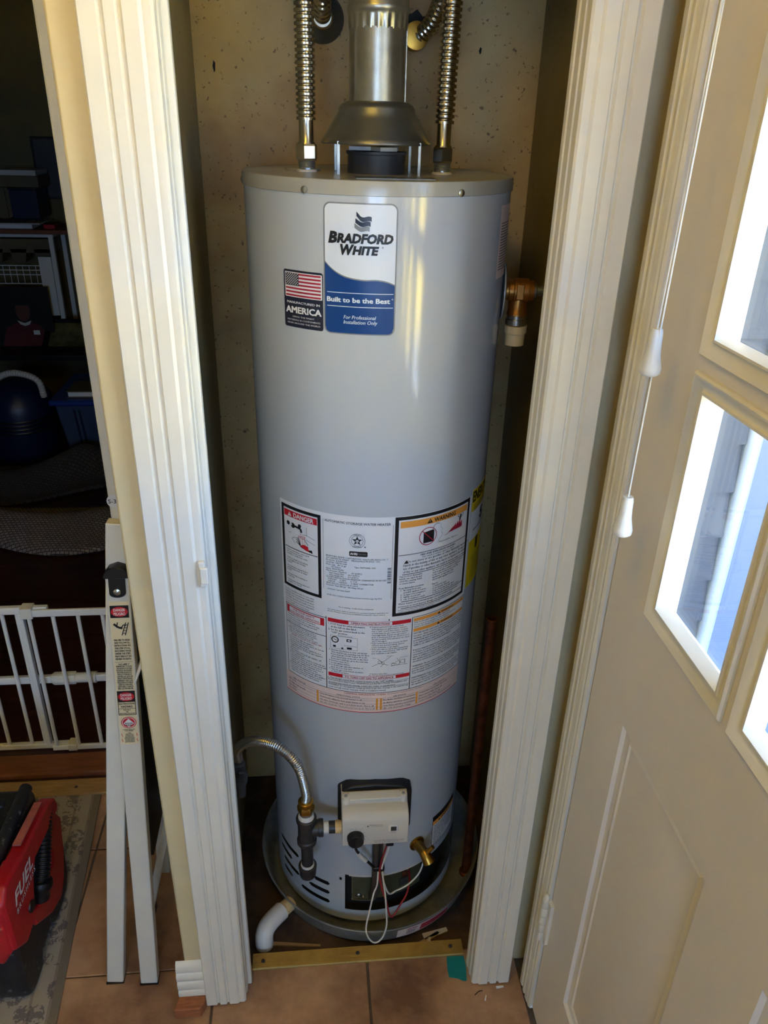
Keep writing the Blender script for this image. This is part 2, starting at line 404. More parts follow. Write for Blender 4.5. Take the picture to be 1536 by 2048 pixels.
# ---- closet shell
wf = MB(); wf.box(-0.281, -0.176, 1.025, 1.13, -0.05, 2.45)
struct(wf.build('wall_closet_front', 'cream', bevel=0.004))
wf = MB(); wf.box(0.352, 0.408, 1.025, 1.13, -0.05, 2.45); wf.box(0.408, 0.46, 1.062, 1.13, -0.05, 2.45); wf.box(-0.176, 0.352, 1.025, 1.13, 2.07, 2.45)
struct(wf.build('wall_closet_front', 'cream'))
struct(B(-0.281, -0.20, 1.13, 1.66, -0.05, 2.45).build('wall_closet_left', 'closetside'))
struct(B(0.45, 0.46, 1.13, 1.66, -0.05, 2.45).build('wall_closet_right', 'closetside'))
cbk = struct(B(-0.30, 0.46, 1.66, 1.70, -0.05, 2.45).build('wall_closet_back', 'closet'))
for x, z, hh in ((-0.164, 1.764, 0.010), (0.332, 1.804, 0.006)): MB().prism([(x - 0.0022, z), (x, z - hh), (x + 0.0022, z - hh * 0.6), (x + 0.003, z + hh * 0.6), (x, z + hh)], 'y', 1.6585, 1.6605).build('nail_hole', 'blackmatte', cbk)
MB().prism([(0.204 + (0.030 + 0.006 * math.sin(5 * k)) * math.cos(2 * PI * k / 18), 1.836 + (0.026 + 0.005 * math.cos(3 * k)) * math.sin(2 * PI * k / 18)) for k in range(18)], 'y', 1.6590, 1.6605).build('pipe_hole', 'blackmatte', cbk)
# ---- fluted casings beside the closet
def flute(x0, x1, yf, yb, at, w=0.0040, d=0.0045, sgn=1):
    """casing profile in plan: front face with V grooves"""
    pts = [(x0, yb), (x0, yf + 0.002), (x0 + 0.002 * sgn, yf)]
    for t in at:
        c = x0 + (x1 - x0) * t
        pts += [(c - w * sgn, yf), (c - w * 0.25 * sgn, yf + d), (c + w * 0.25 * sgn, yf + d), (c + w * sgn, yf)]
    c = x0 + (x1 - x0) * 0.80
    pts += [(c, yf), (c + 0.004 * sgn, yf + 0.003), (c + 0.008 * sgn, yf + 0.0025), (x1 - 0.003 * sgn, yf + 0.003), (x1, yf + 0.006), (x1, yb)]
    return pts
def casing(x0, x1, sgn, ji, jo, strip):
    o = struct(MB().prism(flute(x0, x1, 1.005, 1.026, (0.31, 0.55), sgn=sgn), 'z', 0.004, 2.13).build('trim_1' if sgn > 0 else 'trim_2', 'trim', smooth=True, ang=14))
    j = MB(); j.box(min(ji, jo), max(ji, jo), 1.046, 1.060, 0.002, 2.07)
    j.build('jamb', 'trim', o, bevel=0.002)
    k = MB(); k.box(min(strip), max(strip), 1.027, 1.046, 0.003, 2.07)
    k.build('casing_edge', 'trim', o, bevel=0.0015)
    return o
cl = casing(-0.2425, -0.160, 1, -0.1500, -0.176, (-0.172, -0.158))
cr = casing(0.4095, 0.3275, -1, 0.3240, 0.352, (0.342, 0.3255))
sp = MB(); sp.box(-0.170, -0.160, 1.000, 1.008, 1.048, 1.092); sp.box(-0.168, -0.156, 0.996, 1.003, 1.056, 1.084)
sp.build('strike_plate', 'trim', cl, bevel=0.002)['label'] = 'painted-over metal catch on the casing edge'
# small baseboard return left of the casing
bb = [(1.025, 0.03), (1.012, 0.03), (1.010, 0.045), (1.013, 0.050), (1.011, 0.056), (1.010, 0.073), (1.014, 0.078), (1.011, 0.084), (1.010, 0.098), (1.015, 0.104), (1.013, 0.112), (1.019, 0.126), (1.025, 0.130)]
struct(MB().prism(bb, 'x', -0.298, -0.2430).build('baseboard_left', 'trim', smooth=True, ang=45))
# ---- brass threshold strip with ridges and screws
tp = [(1.076, -0.012), (1.076, 0.002)]
for i in range(11):
    y = 1.078 + i * 0.0032; tp += [(y, 0.0045), (y + 0.0016, 0.0052), (y + 0.002, 0.0034)]
tp += [(1.1135, 0.002), (1.1135, -0.012)]
th = struct(MB().prism(tp, 'x', -0.1515, 0.3225).build('trim_3', 'brass'))
th['label'] = 'ridged brass threshold strip in the closet doorway'
for x, y in ((-0.128, 1.093), (0.083, 1.096), (0.295, 1.096)):
    MB().lathe([(0.0045, 0.004), (0.0042, 0.0066), (0.001, 0.0070)], (x, y, 0), n=12).build('screw', 'darkgrey', th, smooth=True)
# ---- right wall: door trim board, door
dt = [(0.460, 1.010), (0.436, 1.010), (0.435, 1.006)]
for y in (0.993, 0.977):
    dt += [(0.4355, y + 0.004), (0.4385, y + 0.001), (0.4385, y - 0.001), (0.436, y - 0.004)]
dt += [(0.437, 0.962), (0.4385, 0.958), (0.438, 0.953), (0.441, 0.9475), (0.460, 0.9475)]
struct(MB().prism(dt, 'z', 0.003, 2.30).build('trim_4', 'trim', smooth=True, ang=14))
XD = 0.445
dr = MB(); X1 = 0.486
dr.box(XD, X1, 0.822, 0.9425, 0.012, 2.22); dr.box(XD, X1, 0.030, 0.148, 0.012, 2.22)
dr.box(XD, X1, 0.148, 0.822, 0.905, 1.100); dr.box(XD, X1, 0.148, 0.822, 0.012, 0.235); dr.box(XD, X1, 0.148, 0.822, 2.142, 2.22)
dr.box(XD, X1, 0.437, 0.563, 0.235, 0.905)
cols = [(0.612, 0.822), (0.387, 0.597), (0.148, 0.372)]
rows = [(1.100, 1.436), (1.453, 1.789), (1.806, 2.142)]
for a in (0.597, 0.372): dr.box(XD, X1, a, a + 0.015, 1.100, 2.142)
for a in (1.436, 1.789):
    for c0, c1 in cols: dr.box(XD, X1, c0, c1, a, a + 0.017)
door = struct(dr.build('door_1', 'doorpaint'))
door['label'] = 'painted half-glass entry door with small panes above two panels'
def ring(y0, y1, z0, z1, prof, x):
    mb = MB(); n = len(prof)
    for t, d in prof:
        mb.v += [(x + d, y0 + t, z0 + t), (x + d, y1 - t, z0 + t), (x + d, y1 - t, z1 - t), (x + d, y0 + t, z1 - t)]
    for i in range(n - 1):
        for k in range(4): mb.f.append((i * 4 + k, i * 4 + (k + 1) % 4, (i + 1) * 4 + (k + 1) % 4, (i + 1) * 4 + k))
    return mb
gp = [(0, 0.002), (0.0005, -0.004), (0.003, -0.0065), (0.006, -0.005), (0.009, -0.001), (0.015, 0.001), (0.018, 0.0005), (0.020, -0.0025), (0.023, -0.0025), (0.0245, 0.003), (0.026, 0.016)]
for y0, y1 in cols:
    for z0, z1 in rows:
        ring(y0, y1, z0, z1, gp, XD).build('glazing_bead', 'trim', door, smooth=True, ang=40)
        B(XD + 0.016, XD + 0.020, y0 + 0.0255, y1 - 0.0255, z0 + 0.0255, z1 - 0.0255).build('pane', 'glass', door)
pp = [(0, 0.0), (0.003, 0.006), (0.010, 0.008), (0.014, 0.0085), (0.019, 0.006), (0.022, 0.0085), (0.026, 0.0085), (0.060, 0.0035), (0.064, 0.0030)]
for y0, y1 in ((0.563, 0.822), (0.148, 0.437)):
    mb = ring(y0, y1, 0.235, 0.905, pp, XD); k = len(mb.v) - 4; mb.f.append((k, k + 1, k + 2, k + 3))
    mb.build('door_panel', 'doorpaint', door, smooth=True, ang=25)
h = MB()
for i in range(5):
    z = 0.238 + i * 0.0234
    h.lathe([(0.0062, z), (0.0068, z + 0.001), (0.0068, z + 0.0215), (0.0062, z + 0.0225)], (0.4345, 0.9475, 0), n=16)
h.lathe([(0.0048, 0.352), (0.0058, 0.357), (0.0050, 0.364), (0.002, 0.367)], (0.4345, 0.9475, 0), n=14)
h.box(0.4385, 0.4452, 0.930, 0.948, 0.240, 0.353)
h.build('hinge', 'trim', door, smooth=True, ang=40)['label'] = 'painted butt hinge with five knuckles'
# ---- opening to the next room
tr = MB(); tr.prism([(-0.460, 1.640), (-0.460, 1.622), (-0.456, 1.619), (-0.385, 1.621), (-0.300, 1.622), (-0.300, 1.640)], 'z', 0.004, 2.12)
tr5 = struct(tr.build('trim_5', 'trim'))
TY = 1.6192
st_ = MB(); st_.v = [(-0.4476 + 0.0165 * math.cos(2 * PI * i / 24), TY - 0.0006, 0.896 + 0.0165 * math.sin(2 * PI * i / 24)) for i in range(24)]; st_.f = [tuple(range(24))]
sk_ = flat(st_, 'price_sticker', 'paper', tr5, label='round white sticker')
sl = MB(); put(sl, lambda u, v: (-0.4476 + u, TY - 0.0011, 0.896 + v), 'S-30', -0.013, 0.013, -0.0050, 0.0055, 0.01, 0.0); flat(sl, 'lettering', 'ink', sk_)
wp = MB(); wp.box(-0.452, -0.30, 1.640, 1.76, -0.05, 2.45); wp.box(-1.50, -0.452, 1.640, 1.76, 2.06, 2.45); wp.box(-3.4, -1.50, 1.640, 1.76, -0.05, 2.45)
struct(wp.build('wall_partition', 'cream'))
fr_ = struct(B(-3.3, -0.30, 1.66, 5.2, -0.06, 0.018).build('floor', 'darkwood'))
fr_['label'] = 'dark wood plank floor of the next room'
for i in range(27):
    y = 1.742 + i * 0.083
    B(-2.9, -0.462 if y < 1.76 else -0.31, y, y + 0.0815, 0.0175, 0.0295 + 0.0005 * (i % 3)).build('plank', 'darkwood', fr_)
struct(B(-1.50, -0.455, 1.662, 1.741, -0.01, 0.034).build('trim_6', 'brownwood', bevel=0.006))['label'] = 'brown wooden sill step of the doorway'
t7 = struct(B(-1.50, -0.463, 1.604, 1.6615, 0.0003, 0.011).build('trim_7', 'pine', bevel=0.003)); t7['label'] = 'pale wooden strip along the doorway sill'
MB().lathe([(0.005, 0.011), (0.004, 0.0122)], (-0.668, 1.63, 0), n=10).build('nail_head', 'darkgrey', t7)
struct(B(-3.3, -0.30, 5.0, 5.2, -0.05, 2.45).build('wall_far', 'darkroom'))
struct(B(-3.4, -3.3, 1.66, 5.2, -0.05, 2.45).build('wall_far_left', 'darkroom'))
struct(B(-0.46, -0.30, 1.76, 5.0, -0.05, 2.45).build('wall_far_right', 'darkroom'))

# ================================================================== OUTSIDE THE DOOR
struct(B(0.50, 6.0, -4.0, 1.9, -0.25, -0.10).build('ground_porch', 'deck'))
struct(B(0.0, 40.0, -30.0, 25.0, -0.6, -0.5).build('ground_yard', 'lawn'))
struct(B(-30, 0.0, -30.0, -2.6, -0.6, -0.49).build('ground_bounce', 'bounce'))  # unseen ground added to bounce bluish light through the back window
ew = struct(B(0.497, 1.02, 1.62, 1.80, -0.10, 2.7).build('wall_exterior', 'siding'))
for i in range(22):
    z = -0.10 + i * 0.125
    MB().prism([(1.62, z), (1.598, z), (1.612, z + 0.128), (1.62, z + 0.128)], 'x', 0.497, 1.02).build('clapboard', 'siding', ew)
struct(B(0.61, 2.2, -0.2, 2.0, 2.50, 2.60).build('roof_shading', 'extwhite'))  # unseen roof added to shade the siding and boards beyond the glass
struct(B(2.1, 2.2, 0.9, 1.9, -0.1, 2.5).build('wall_shading', 'siding'))  # end wall added with the roof to keep the alcove dark
pst = tag(MB().prism([(1.021, 1.590), (1.06, 1.590), (1.06, 1.70), (1.021, 1.70)], 'z', -0.10, 2.7).build('porch_post', 'extwhite', bevel=0.012), 'square white porch post beyond the door glass', 'post')
pd = thing('boarded_fence', 'pale blue-grey boarded fence beyond the door glass', 'fence', (1.6, 1.66, -0.10))
for i in range(7):
    B(1.063 + i * 0.13, 1.190 + i * 0.13, 1.65, 1.67, -0.10, 2.6).build('board', 'extpanel', pd, bevel=0.004)


# ================================================================== ADDED LAMP (unseen, warms the upper casing)
lp = thing('added_lamp', 'round warm ceiling lamp with frosted bowl, added unseen as fill', 'lamp', (-0.25, 0.35, 2.45))
MB().lathe([(0.17, 2.449), (0.175, 2.42), (0.165, 2.405)], (-0.25, 0.35, 0), n=40).build('base', 'white', lp, smooth=True)
MB().lathe([(0.160, 2.405), (0.150, 2.37), (0.115, 2.335), (0.06, 2.315), (0.001, 2.31)], (-0.25, 0.35, 0), n=40).build('bowl', 'addedglow', lp, smooth=True)

# ================================================================== WATER HEATER
CX, CY, RT = 0.1205, 1.3918, 0.222
def cyl(th, z, r=RT):
    a = RAD(th); return (CX + r * math.sin(a), CY - r * math.cos(a), z)
DEG = 180 / PI / RT                       # metres along the jacket -> degrees
wh = thing('water_heater', 'tall light grey gas water heater standing in the closet', 'water heater', (CX, CY, -0.012))
jk = MB()
jk.lathe([(RT, 0.180), (RT, 0.2), (RT, 1.57), (RT, 1.586)], (CX, CY, 0), n=120, caps=False)
# lower band with the burner opening and the air slots cut out
slots = [(-47, -26, 0.0560), (-40.5, -26, 0.0865), (-36.5, -26, 0.1165), (-70, -49, 0.1475), (-70, -56, 0.1165), (-66, -49, 0.0865), (-66, -56, 0.0560)]
zr = sorted(set([0.010, 0.030, 0.046, 0.163, 0.180] + [round(c + d, 4) for c in (0.0560, 0.0865, 0.1165, 0.1475) for d in (-0.006, -0.003, 0.003, 0.006)]))
def hole(t, z):
    if -16.3 < t < 74 and 0.046 < z < 0.163: return True
    for a, b, c in slots:
        if a < t < b and abs(z - c) < 0.006:
            if (t - a < 1.0 or b - t < 1.0) and abs(z - c) > 0.003: continue
            return True
    if -19.6 < t < -18.2 and 0.135 < z < 0.152: return True
    return False
tr_ = [-180 + 0.7 * i for i in range(515)] + [180.0]
tr_ = sorted(set([round(t, 3) for t in tr_] + [-16.3, 74.0, -47, -26, -70, -49, -66, -56, -40.5, -36.5]))
idx = {}
def vid(i, j):
    if (i, j) not in idx: idx[(i, j)] = len(jk.v); jk.v.append(cyl(tr_[i], zr[j]))
    return idx[(i, j)]
for i in range(len(tr_) - 1):
    for j in range(len(zr) - 1):
        if hole((tr_[i] + tr_[i + 1]) / 2, (zr[j] + zr[j + 1]) / 2): continue
        jk.f.append((vid(i, j), vid(i + 1, j), vid(i + 1, j + 1), vid(i, j + 1)))
jo = jk.build('jacket', 'jacket', wh, smooth=True, ang=60)
# top cap: rolled rim and slightly sunk top
MB().lathe([(RT + 0.0003, 1.5855), (RT + 0.0022, 1.5862), (RT + 0.0022, 1.602), (RT + 0.0012, 1.6055), (RT - 0.002, 1.6065), (RT - 0.006, 1.6045), (0.14, 1.6040), (0.001, 1.6040)], (CX, CY, 0), n=120, caps=False).build('top_cap', 'jackettop', wh, smooth=True, ang=50)
def on_jacket(th, z, r, d, prof=None, name='screw', m='screw', parent=None, n=14, t0=0.0):
    """turned piece standing out from the jacket"""
    c = Vector(cyl(th, z, RT + t0)); a = RAD(th); N = Vector((math.sin(a), -math.cos(a), 0)); T = Vector((math.cos(a), math.sin(a), 0)); U = Vector((0, 0, 1))
    mb = MB(); prof = prof or [(r, 0), (r * 0.95, d * 0.6), (r * 0.4, d), (0.0003, d)]
    k = len(prof)
    for rr, h in prof:
        for i in range(n):
            q = 2 * PI * i / n; mb.v.append(tuple(c + N * h + T * rr * math.cos(q) + U * rr * math.sin(q)))
    for j in range(k - 1):
        for i in range(n): mb.f.append((j * n + i, j * n + (i + 1) % n, (j + 1) * n + (i + 1) % n, (j + 1) * n + i))
    mb.f.append(tuple(range(n))); mb.f.append(tuple(range((k - 1) * n, k * n)))
    return mb.build(name, m, parent or wh, smooth=True, ang=40)
for th in (-33, 28, -92, 88):
    on_jacket(th, 1.5905, 0.0055, 0.003, t0=0.0022)
# caps on the top: anode plug, warning plate
MB().lathe([(0.030, 1.604), (0.030, 1.6062), (0.027, 1.607), (0.001, 1.607)], (CX - 0.125, CY + 0.055, 0), n=28).build('anode_cap', 'jackettop', wh, smooth=True)
B(CX - 0.045, CX + 0.075, CY - 0.150, CY - 0.105, 1.6042, 1.6050).build('top_plate', 'galv', wh)
# flue collar and draft hood on its legs
MB().lathe([(0.0475, 1.604), (0.0475, 1.632), (0.050, 1.633), (0.050, 1.637), (0.044, 1.637), (0.044, 1.606), (0.001, 1.606)], (CX - 0.003, CY, 0), n=36).build('flue_collar', 'darkgrey', wh, smooth=True)
bf = MB()
for k in range(3):
    a = PI * 2 * k / 3 + 0.9
    bf.beam((CX - 0.003 + 0.044 * math.cos(a), CY + 0.044 * math.sin(a), 1.641), (CX - 0.003, CY, 1.641), (-math.sin(a), math.cos(a), 0), 0.03, 0.006)
bf.build('flue_baffle', 'ctrl', wh)
hd = MB().lathe([(0.0905, 1.6475), (0.0905, 1.6500), (0.086, 1.6560), (0.078, 1.668), (0.068, 1.684), (0.062, 1.693), (0.0615, 1.699), (0.058, 1.704), (0.050, 1.708), (0.046, 1.709)], (CX - 0.004, CY, 0), n=64, caps=False).build('draft_hood', 'hood', wh, smooth=True, ang=60)
sd = hd.modifiers.new('thickness', 'SOLIDIFY'); sd.thickness = 0.001
for sx in (-1, 1):
    for sy in (-1, 1):
        x = CX - 0.004 + sx * 0.064; y = CY + sy * 0.062
        lg = MB().beam((x, y, 1.604), (x, y, 1.652), (1, 0, 0), 0.004, 0.002)
        lg.beam((x, y + 0.008, 1.604), (x, y + 0.008, 1.652), (0, 1, 0), 0.016, 0.0015)
        lg.build('hood_leg', 'galv', wh)

# ---------------------------------------------------------------- stickers
class Dec:
    """printed layers wrapped on the jacket; u in degrees, v in metres"""
    def __init__(s): s.L = {}; s.S = []
    def mb(s, k, lv):
        if (k, lv) not in s.L: s.L[(k, lv)] = MB()
        return s.L[(k, lv)]
    def fn(s, lv):
        return lambda u, v: cyl(u, v, RT + 0.0004 + 0.00022 * lv)
    def cols(s, k, lv, us, top, bot):
        m = s.mb(k, lv); f = s.fn(lv); o = len(m.v)
        for u in us: m.v += [f(u, bot(u)), f(u, top(u))]
        for i in range(len(us) - 1): m.f.append((o + 2 * i, o + 2 * i + 2, o + 2 * i + 3, o + 2 * i + 1))
    def rect(s, k, lv, u0, u1, v0, v1, rnd=0.0):
        if lv and (u1 - u0) / DEG * (v1 - v0) > 5e-5:
            keep = s.L.pop((k, lv), None); s.rect_(k, lv, u0, u1, v0, v1, rnd); s.S.append((k, s.L.pop((k, lv))))
            if keep: s.L[(k, lv)] = keep
        else: s.rect_(k, lv, u0, u1, v0, v1, rnd)
    def rect_(s, k, lv, u0, u1, v0, v1, rnd=0.0):
        n = max(2, int(abs(u1 - u0) / 2.0) + 1); us = [u0 + (u1 - u0) * i / n for i in range(n + 1)]
        if rnd:
            e = rnd * DEG; us = sorted(set(us + [u0 + e * (1 - math.cos(PI / 2 * i / 8)) for i in range(9)] + [u1 - e * (1 - math.cos(PI / 2 * i / 8)) for i in range(9)]))
        def cut(u):
            if not rnd: return 0
            d = max(0, rnd - min(u - u0, u1 - u) / DEG); d = min(d, rnd); return rnd - math.sqrt(max(0, rnd * rnd - d * d))
        s.cols(k, lv, us, lambda u: v1 - cut(u), lambda u: v0 + cut(u))
    def frame(s, k, lv, u0, u1, v0, v1, t):
        e = t * DEG; n = max(2, int((u1 - u0) / 2)); f = s.fn(lv); m = MB()
        us = [u0] + [u0 + e + (u1 - u0 - 2 * e) * i / n for i in range(n + 1)] + [u1]
        for u in us: m.v += [f(u, v) for v in (v0, v0 + t, v1 - t, v1)]
        for i in range(len(us) - 1):
            for b in ((0, 1, 2) if i in (0, len(us) - 2) else (0, 2)): m.f.append((4 * i + b, 4 * i + 4 + b, 4 * i + 5 + b, 4 * i + 1 + b))
        s.S.append((k, m))
    def poly(s, k, lv, pts):
        m = s.mb(k, lv); f = s.fn(lv); o = len(m.v); m.v += [f(u, v) for u, v in pts]; m.f.append(tuple(range(o, o + len(pts))))
    def ringp(s, k, lv, u, v, r0, r1, n=40):
        m = s.mb(k, lv); f = s.fn(lv); o = len(m.v)
        for i in range(n):
            a = 2 * PI * i / n
            m.v += [f(u + r0 * DEG * math.cos(a), v + r0 * math.sin(a)), f(u + r1 * DEG * math.cos(a), v + r1 * math.sin(a))]
        for i in range(n):
            j = (i + 1) % n; m.f.append((o + 2 * i, o + 2 * i + 1, o + 2 * j + 1, o + 2 * j))
    def disc(s, k, lv, u, v, r, n=24, sy=1.0):
        s.poly(k, lv, [(u + r * DEG * math.cos(2 * PI * i / n), v + r * sy * math.sin(2 * PI * i / n)) for i in range(n)])
    def line(s, k, lv, pts, w):
        for (a, b), (c, d) in zip(pts[:-1], pts[1:]):
            x, y = (c - a) / DEG, d - b; L = math.hypot(x, y) or 1; nx, ny = -y / L * w / 2, x / L * w / 2
            s.poly(k, lv, [(a + nx * DEG, b + ny), (a - nx * DEG, b - ny), (c - nx * DEG, d - ny), (c + nx * DEG, d + ny)])
    def text(s, k, lv, *a, **kw): put(s.mb(k, lv), s.fn(lv), *a, **kw)
    def para(s, k, lv, *a, **kw): para(s.mb(k, lv), s.fn(lv), *a, aspect=DEG, **kw)
    def build(s, name, base, label, names):
        o = flat(s.L.pop((base, 0)), name, base, wh, label=label)
        for (k, lv), m in s.L.items():
            if m.f: flat(m, names.get(k, 'print'), k, o, kind='stuff')
        for k, m in s.S: flat(m, names.get(k, 'print').replace('print', 'bar'), k, o)
        return o

# maker's sticker
D = Dec(); u0, u1 = -25.5, 2.9
D.rect('silver', 0, u0, u1, 1.3875, 1.5765, 0.0105)
D.rect('paper2', 1, u0 + 0.55, u1 - 0.55, 1.3895, 1.5745, 0.009)
def wave(u):
    t = (u - u0) / (u1 - u0)
    pts = [(0, 1.4955), (0.08, 1.4868), (0.19, 1.4782), (0.33, 1.4722), (0.55, 1.4688), (0.74, 1.4692), (0.88, 1.4668), (1, 1.4615)]
    for (a, b), (c, d) in zip(pts[:-1], pts[1:]):
        if a <= t <= c:
            i = pts.index((a, b)); p0 = pts[max(i - 1, 0)]; p3 = pts[min(i + 2, len(pts) - 1)]; q = (t - a) / (c - a); h = c - a
            m0 = (d - p0[1]) / (c - p0[0]) * h; m1 = (p3[1] - b) / (p3[0] - a) * h
            return (2 * q ** 3 - 3 * q * q + 1) * b + (q ** 3 - 2 * q * q + q) * m0 + (3 * q * q - 2 * q ** 3) * d + (q ** 3 - q * q) * m1
    return pts[-1][1]
e = 0.009 * DEG
us = sorted([u0 + 0.55 + (u1 - u0 - 1.1) * i / 60 for i in range(61)])
def botc(u):
    d = min(0.009, max(0, 0.009 - min(u - u0 - 0.55, u1 - 0.55 - u) / DEG)); return 1.3895 + 0.009 - math.sqrt(max(0, 0.009 ** 2 - d * d))
D.cols('silver', 2, us, lambda u: wave(u) + 0.0014, lambda u: wave(u) - 0.001)
D.cols('blue', 3, us, lambda u: wave(u) - 0.0005, botc)
for v in (1.4500, 1.4297): D.rect('paper2', 4, -24.1, 1.9, v - 0.0005, v + 0.0005)
D.text('paper2', 4, 'Built to be the Best', -24.1, 0.6, 1.4362, 1.4432, bold=0.035)
D.ringp('paper2', 4, 1.6, 1.4425, 0.0007, 0.0011, 14)
D.text('paper2', 4, 'For Professional', -17.4, -4.6, 1.4115, 1.4170, bold=0.012, shear=0.2)
D.text('paper2', 4, 'Installation Only', -17.4, -4.0, 1.4040, 1.4095, bold=0.012, shear=0.2)
D.text('ink', 4, 'B', -23.5, -19.9, 1.5215, 1.5365, bold=0.055, shear=0.2); D.text('ink', 4, 'RADFORD', -20.1, 1.4, 1.5220, 1.5342, bold=0.055, shear=0.2)
D.text('ink', 4, 'W', -18.8, -13.3, 1.5055, 1.5192, bold=0.052, shear=0.2); D.text('ink', 4, 'HITE', -14.1, -3.9, 1.5060, 1.5172, bold=0.055, shear=0.2)
D.ringp('inkgrey', 4, -2.6, 1.5165, 0.0006, 0.0012, 14)
# waving flag emblem, three bands
for k, (c, dz) in enumerate((('navy', 0.0), ('navy', -0.0068), ('silver', -0.0136))):
    fu = [-12.6 - 0.35 * k + 5.7 * i / 16 for i in range(17)]
    f1 = lambda u, k=k, dz=dz: 1.5612 + dz - 0.0048 * ((u + 12.6 + 0.35 * k) / 5.7) + 0.0018 * math.sin(((u + 12.6 + 0.35 * k) / 5.7) * 2 * PI + 2.2) + (0.0024 * max(0, 1 - (u + 12.6 + 0.35 * k) / 1.6) if k == 0 else 0)
    D.cols(c, 4, fu, f1, lambda u, f1=f1: f1(u) - 0.0062)
D.build('maker_sticker', 'silver', "tall rounded white and blue maker's sticker with dark italic lettering", {'paper2': 'sheet', 'blue': 'blue_field', 'ink': 'lettering', 'navy': 'flag_emblem', 'silver': 'silver_print', 'inkgrey': 'mark'})

# flag sticker
D = Dec(); u0, u1 = -44.8, -25.9
D.rect('navy', 0, u0, u1, 1.3885, 1.4757, 0.004)
D.rect('paper', 1, -44.0, -26.3, 1.4352, 1.4725, 0.0012)
for k in range(13):
    v1 = 1.4712 - k * 0.00266
    if k % 2 == 0: D.rect('flagred', 2, -43.6, -26.8, v1 - 0.00266, v1)
D.rect('navy', 3, -43.6, -36.9, 1.4712 - 7 * 0.00266, 1.4712)
for r in range(9):
    for c in range(6 if r % 2 == 0 else 5):
        D.poly('paper', 4, [(-43.05 + c * 1.12 + (0.56 if r % 2 else 0) + 0.27 * math.cos(PI / 2 + q * 2 * PI / 5 * 2), 1.4699 - r * 0.0019 + 0.00088 * math.sin(PI / 2 + q * 2 * PI / 5 * 2)) for q in (0, 3, 1, 4, 2)])
D.text('paper', 4, 'MANUFACTURED IN', -43.0, -27.3, 1.4256, 1.4289, bold=0.02)
D.text('paper', 4, 'AMERICA', -43.6, -26.7, 1.4112, 1.4208, bold=0.035)
D.text('paper', 4, 'USING THE FINEST', -40.4, -29.8, 1.4043, 1.4066, bold=0.008)
D.text('paper', 4, 'MATERIALS & COMPONENTS', -43.0, -27.2, 1.3992, 1.4015, bold=0.008)
D.text('paper', 4, 'FROM AROUND THE WORLD', -43.0, -27.2, 1.3941, 1.3964, bold=0.008)
D.build('flag_sticker', 'navy', 'small dark sticker with the stars and stripes above white lettering', {'paper': 'white_print', 'flagred': 'stripes', 'navy': 'canton'})

# big instruction sheet
D = Dec()
D.rect('paper', 0, -53.0, 51.0, 0.6400, 1.0735, 0.002)
# danger panel
D.frame('ink', 1, -51.8, -28.4, 0.8945, 1.0665, 0.0062)
D.rect('red', 1, -49.9, -30.3, 1.0442, 1.0572)
D.text('paper', 2, 'DANGER', -43.6, -32.2, 1.0462, 1.0548, bold=0.03)
D.poly('paper', 2, [(-47.4, 1.0460), (-44.9, 1.0460), (-46.15, 1.0548)]); D.rect('red', 3, -46.3, -46.0, 1.0485, 1.0525)
D.rect('ink', 1, -49.9, -30.2, 0.9800, 0.9815)
# tap, water, hand
D.disc('ink', 2, -47.2, 1.0308, 0.0042); D.disc('ink', 2, -44.2, 1.0290, 0.0052); D.disc('paper', 3, -45.4, 1.0303, 0.0028); D.disc('ink', 2, -40.0, 1.0325, 0.0038); D.disc('paper', 3, -38.6, 1.0305, 0.0026)
D.line('ink', 3, [(-45.2, 1.0295), (-41.4, 1.0285), (-39.4, 1.0275), (-38.9, 1.0205)], 0.0042)
D.line('ink', 2, [(-47, 1.0120), (-36, 1.0180), (-31.5, 1.0130)], 0.0006); D.line('ink', 2, [(-36, 1.0180), (-36, 1.0340)], 0.0006)
D.line('ink', 2, [(-31.5, 1.0030), (-36, 1.0085), (-44, 1.0050), (-45, 1.0010), (-43, 0.9930)], 0.0006)
D.text('red', 3, 'HOT', -40.8, -36.5, 1.0080, 1.0135)
for q in (-1.0, 0, 1.0): D.line('red', 3, [(-38.6 + q, 1.0190), (-38.2 + q * 1.4, 0.9950)], 0.0005)
D.poly('red', 3, [(-40, 0.9935), (-37.5, 0.9975), (-35.3, 0.9960), (-34.8, 0.9860), (-37.5, 0.9880)])
D.poly('ink', 2, [(-40.6, 0.9950), (-38, 0.9900), (-35.6, 0.9890), (-33.2, 0.9905), (-32.8, 0.9840), (-36.5, 0.9865), (-39.5, 0.9900)])
for a, b in ((-42.2, 1.0040), (-41.6, 1.0075), (-40.9, 1.0090), (-42.4, 0.9985)): D.line('ink', 2, [(a, b), (-39.6, 0.9925)], 0.0013)
D.line('ink', 2, [(-35.2, 0.9985), (-37.0, 1.0065)], 0.0013)
D.para('ink', 2, ['Water temperature over 125°F', 'can cause severe burns', 'instantly or death from scalds.', '', 'Children, disabled and elderly', 'are at highest risk of being', 'scalded.', '', 'See instruction manual before', 'setting temperature at water', 'heater.', '', 'Feel water before bathing or', 'showering.', '', 'Temperature limiting valves are', 'available, see manual.'], -48.9, -30.7, 0.9775, 0.9035, bold=0.01, frac=0.72)
D.para('inkgrey', 2, ['For indoor installation only. For your safety', 'install per local code and keep combustible', 'materials clear of the heater at all times.', 'Ce chauffe-eau doit etre installe selon les', 'codes locaux. Garder les matieres inflammables', 'loin du chauffe-eau en tout temps.'], -51.2, -32.6, 0.8900, 0.8560)
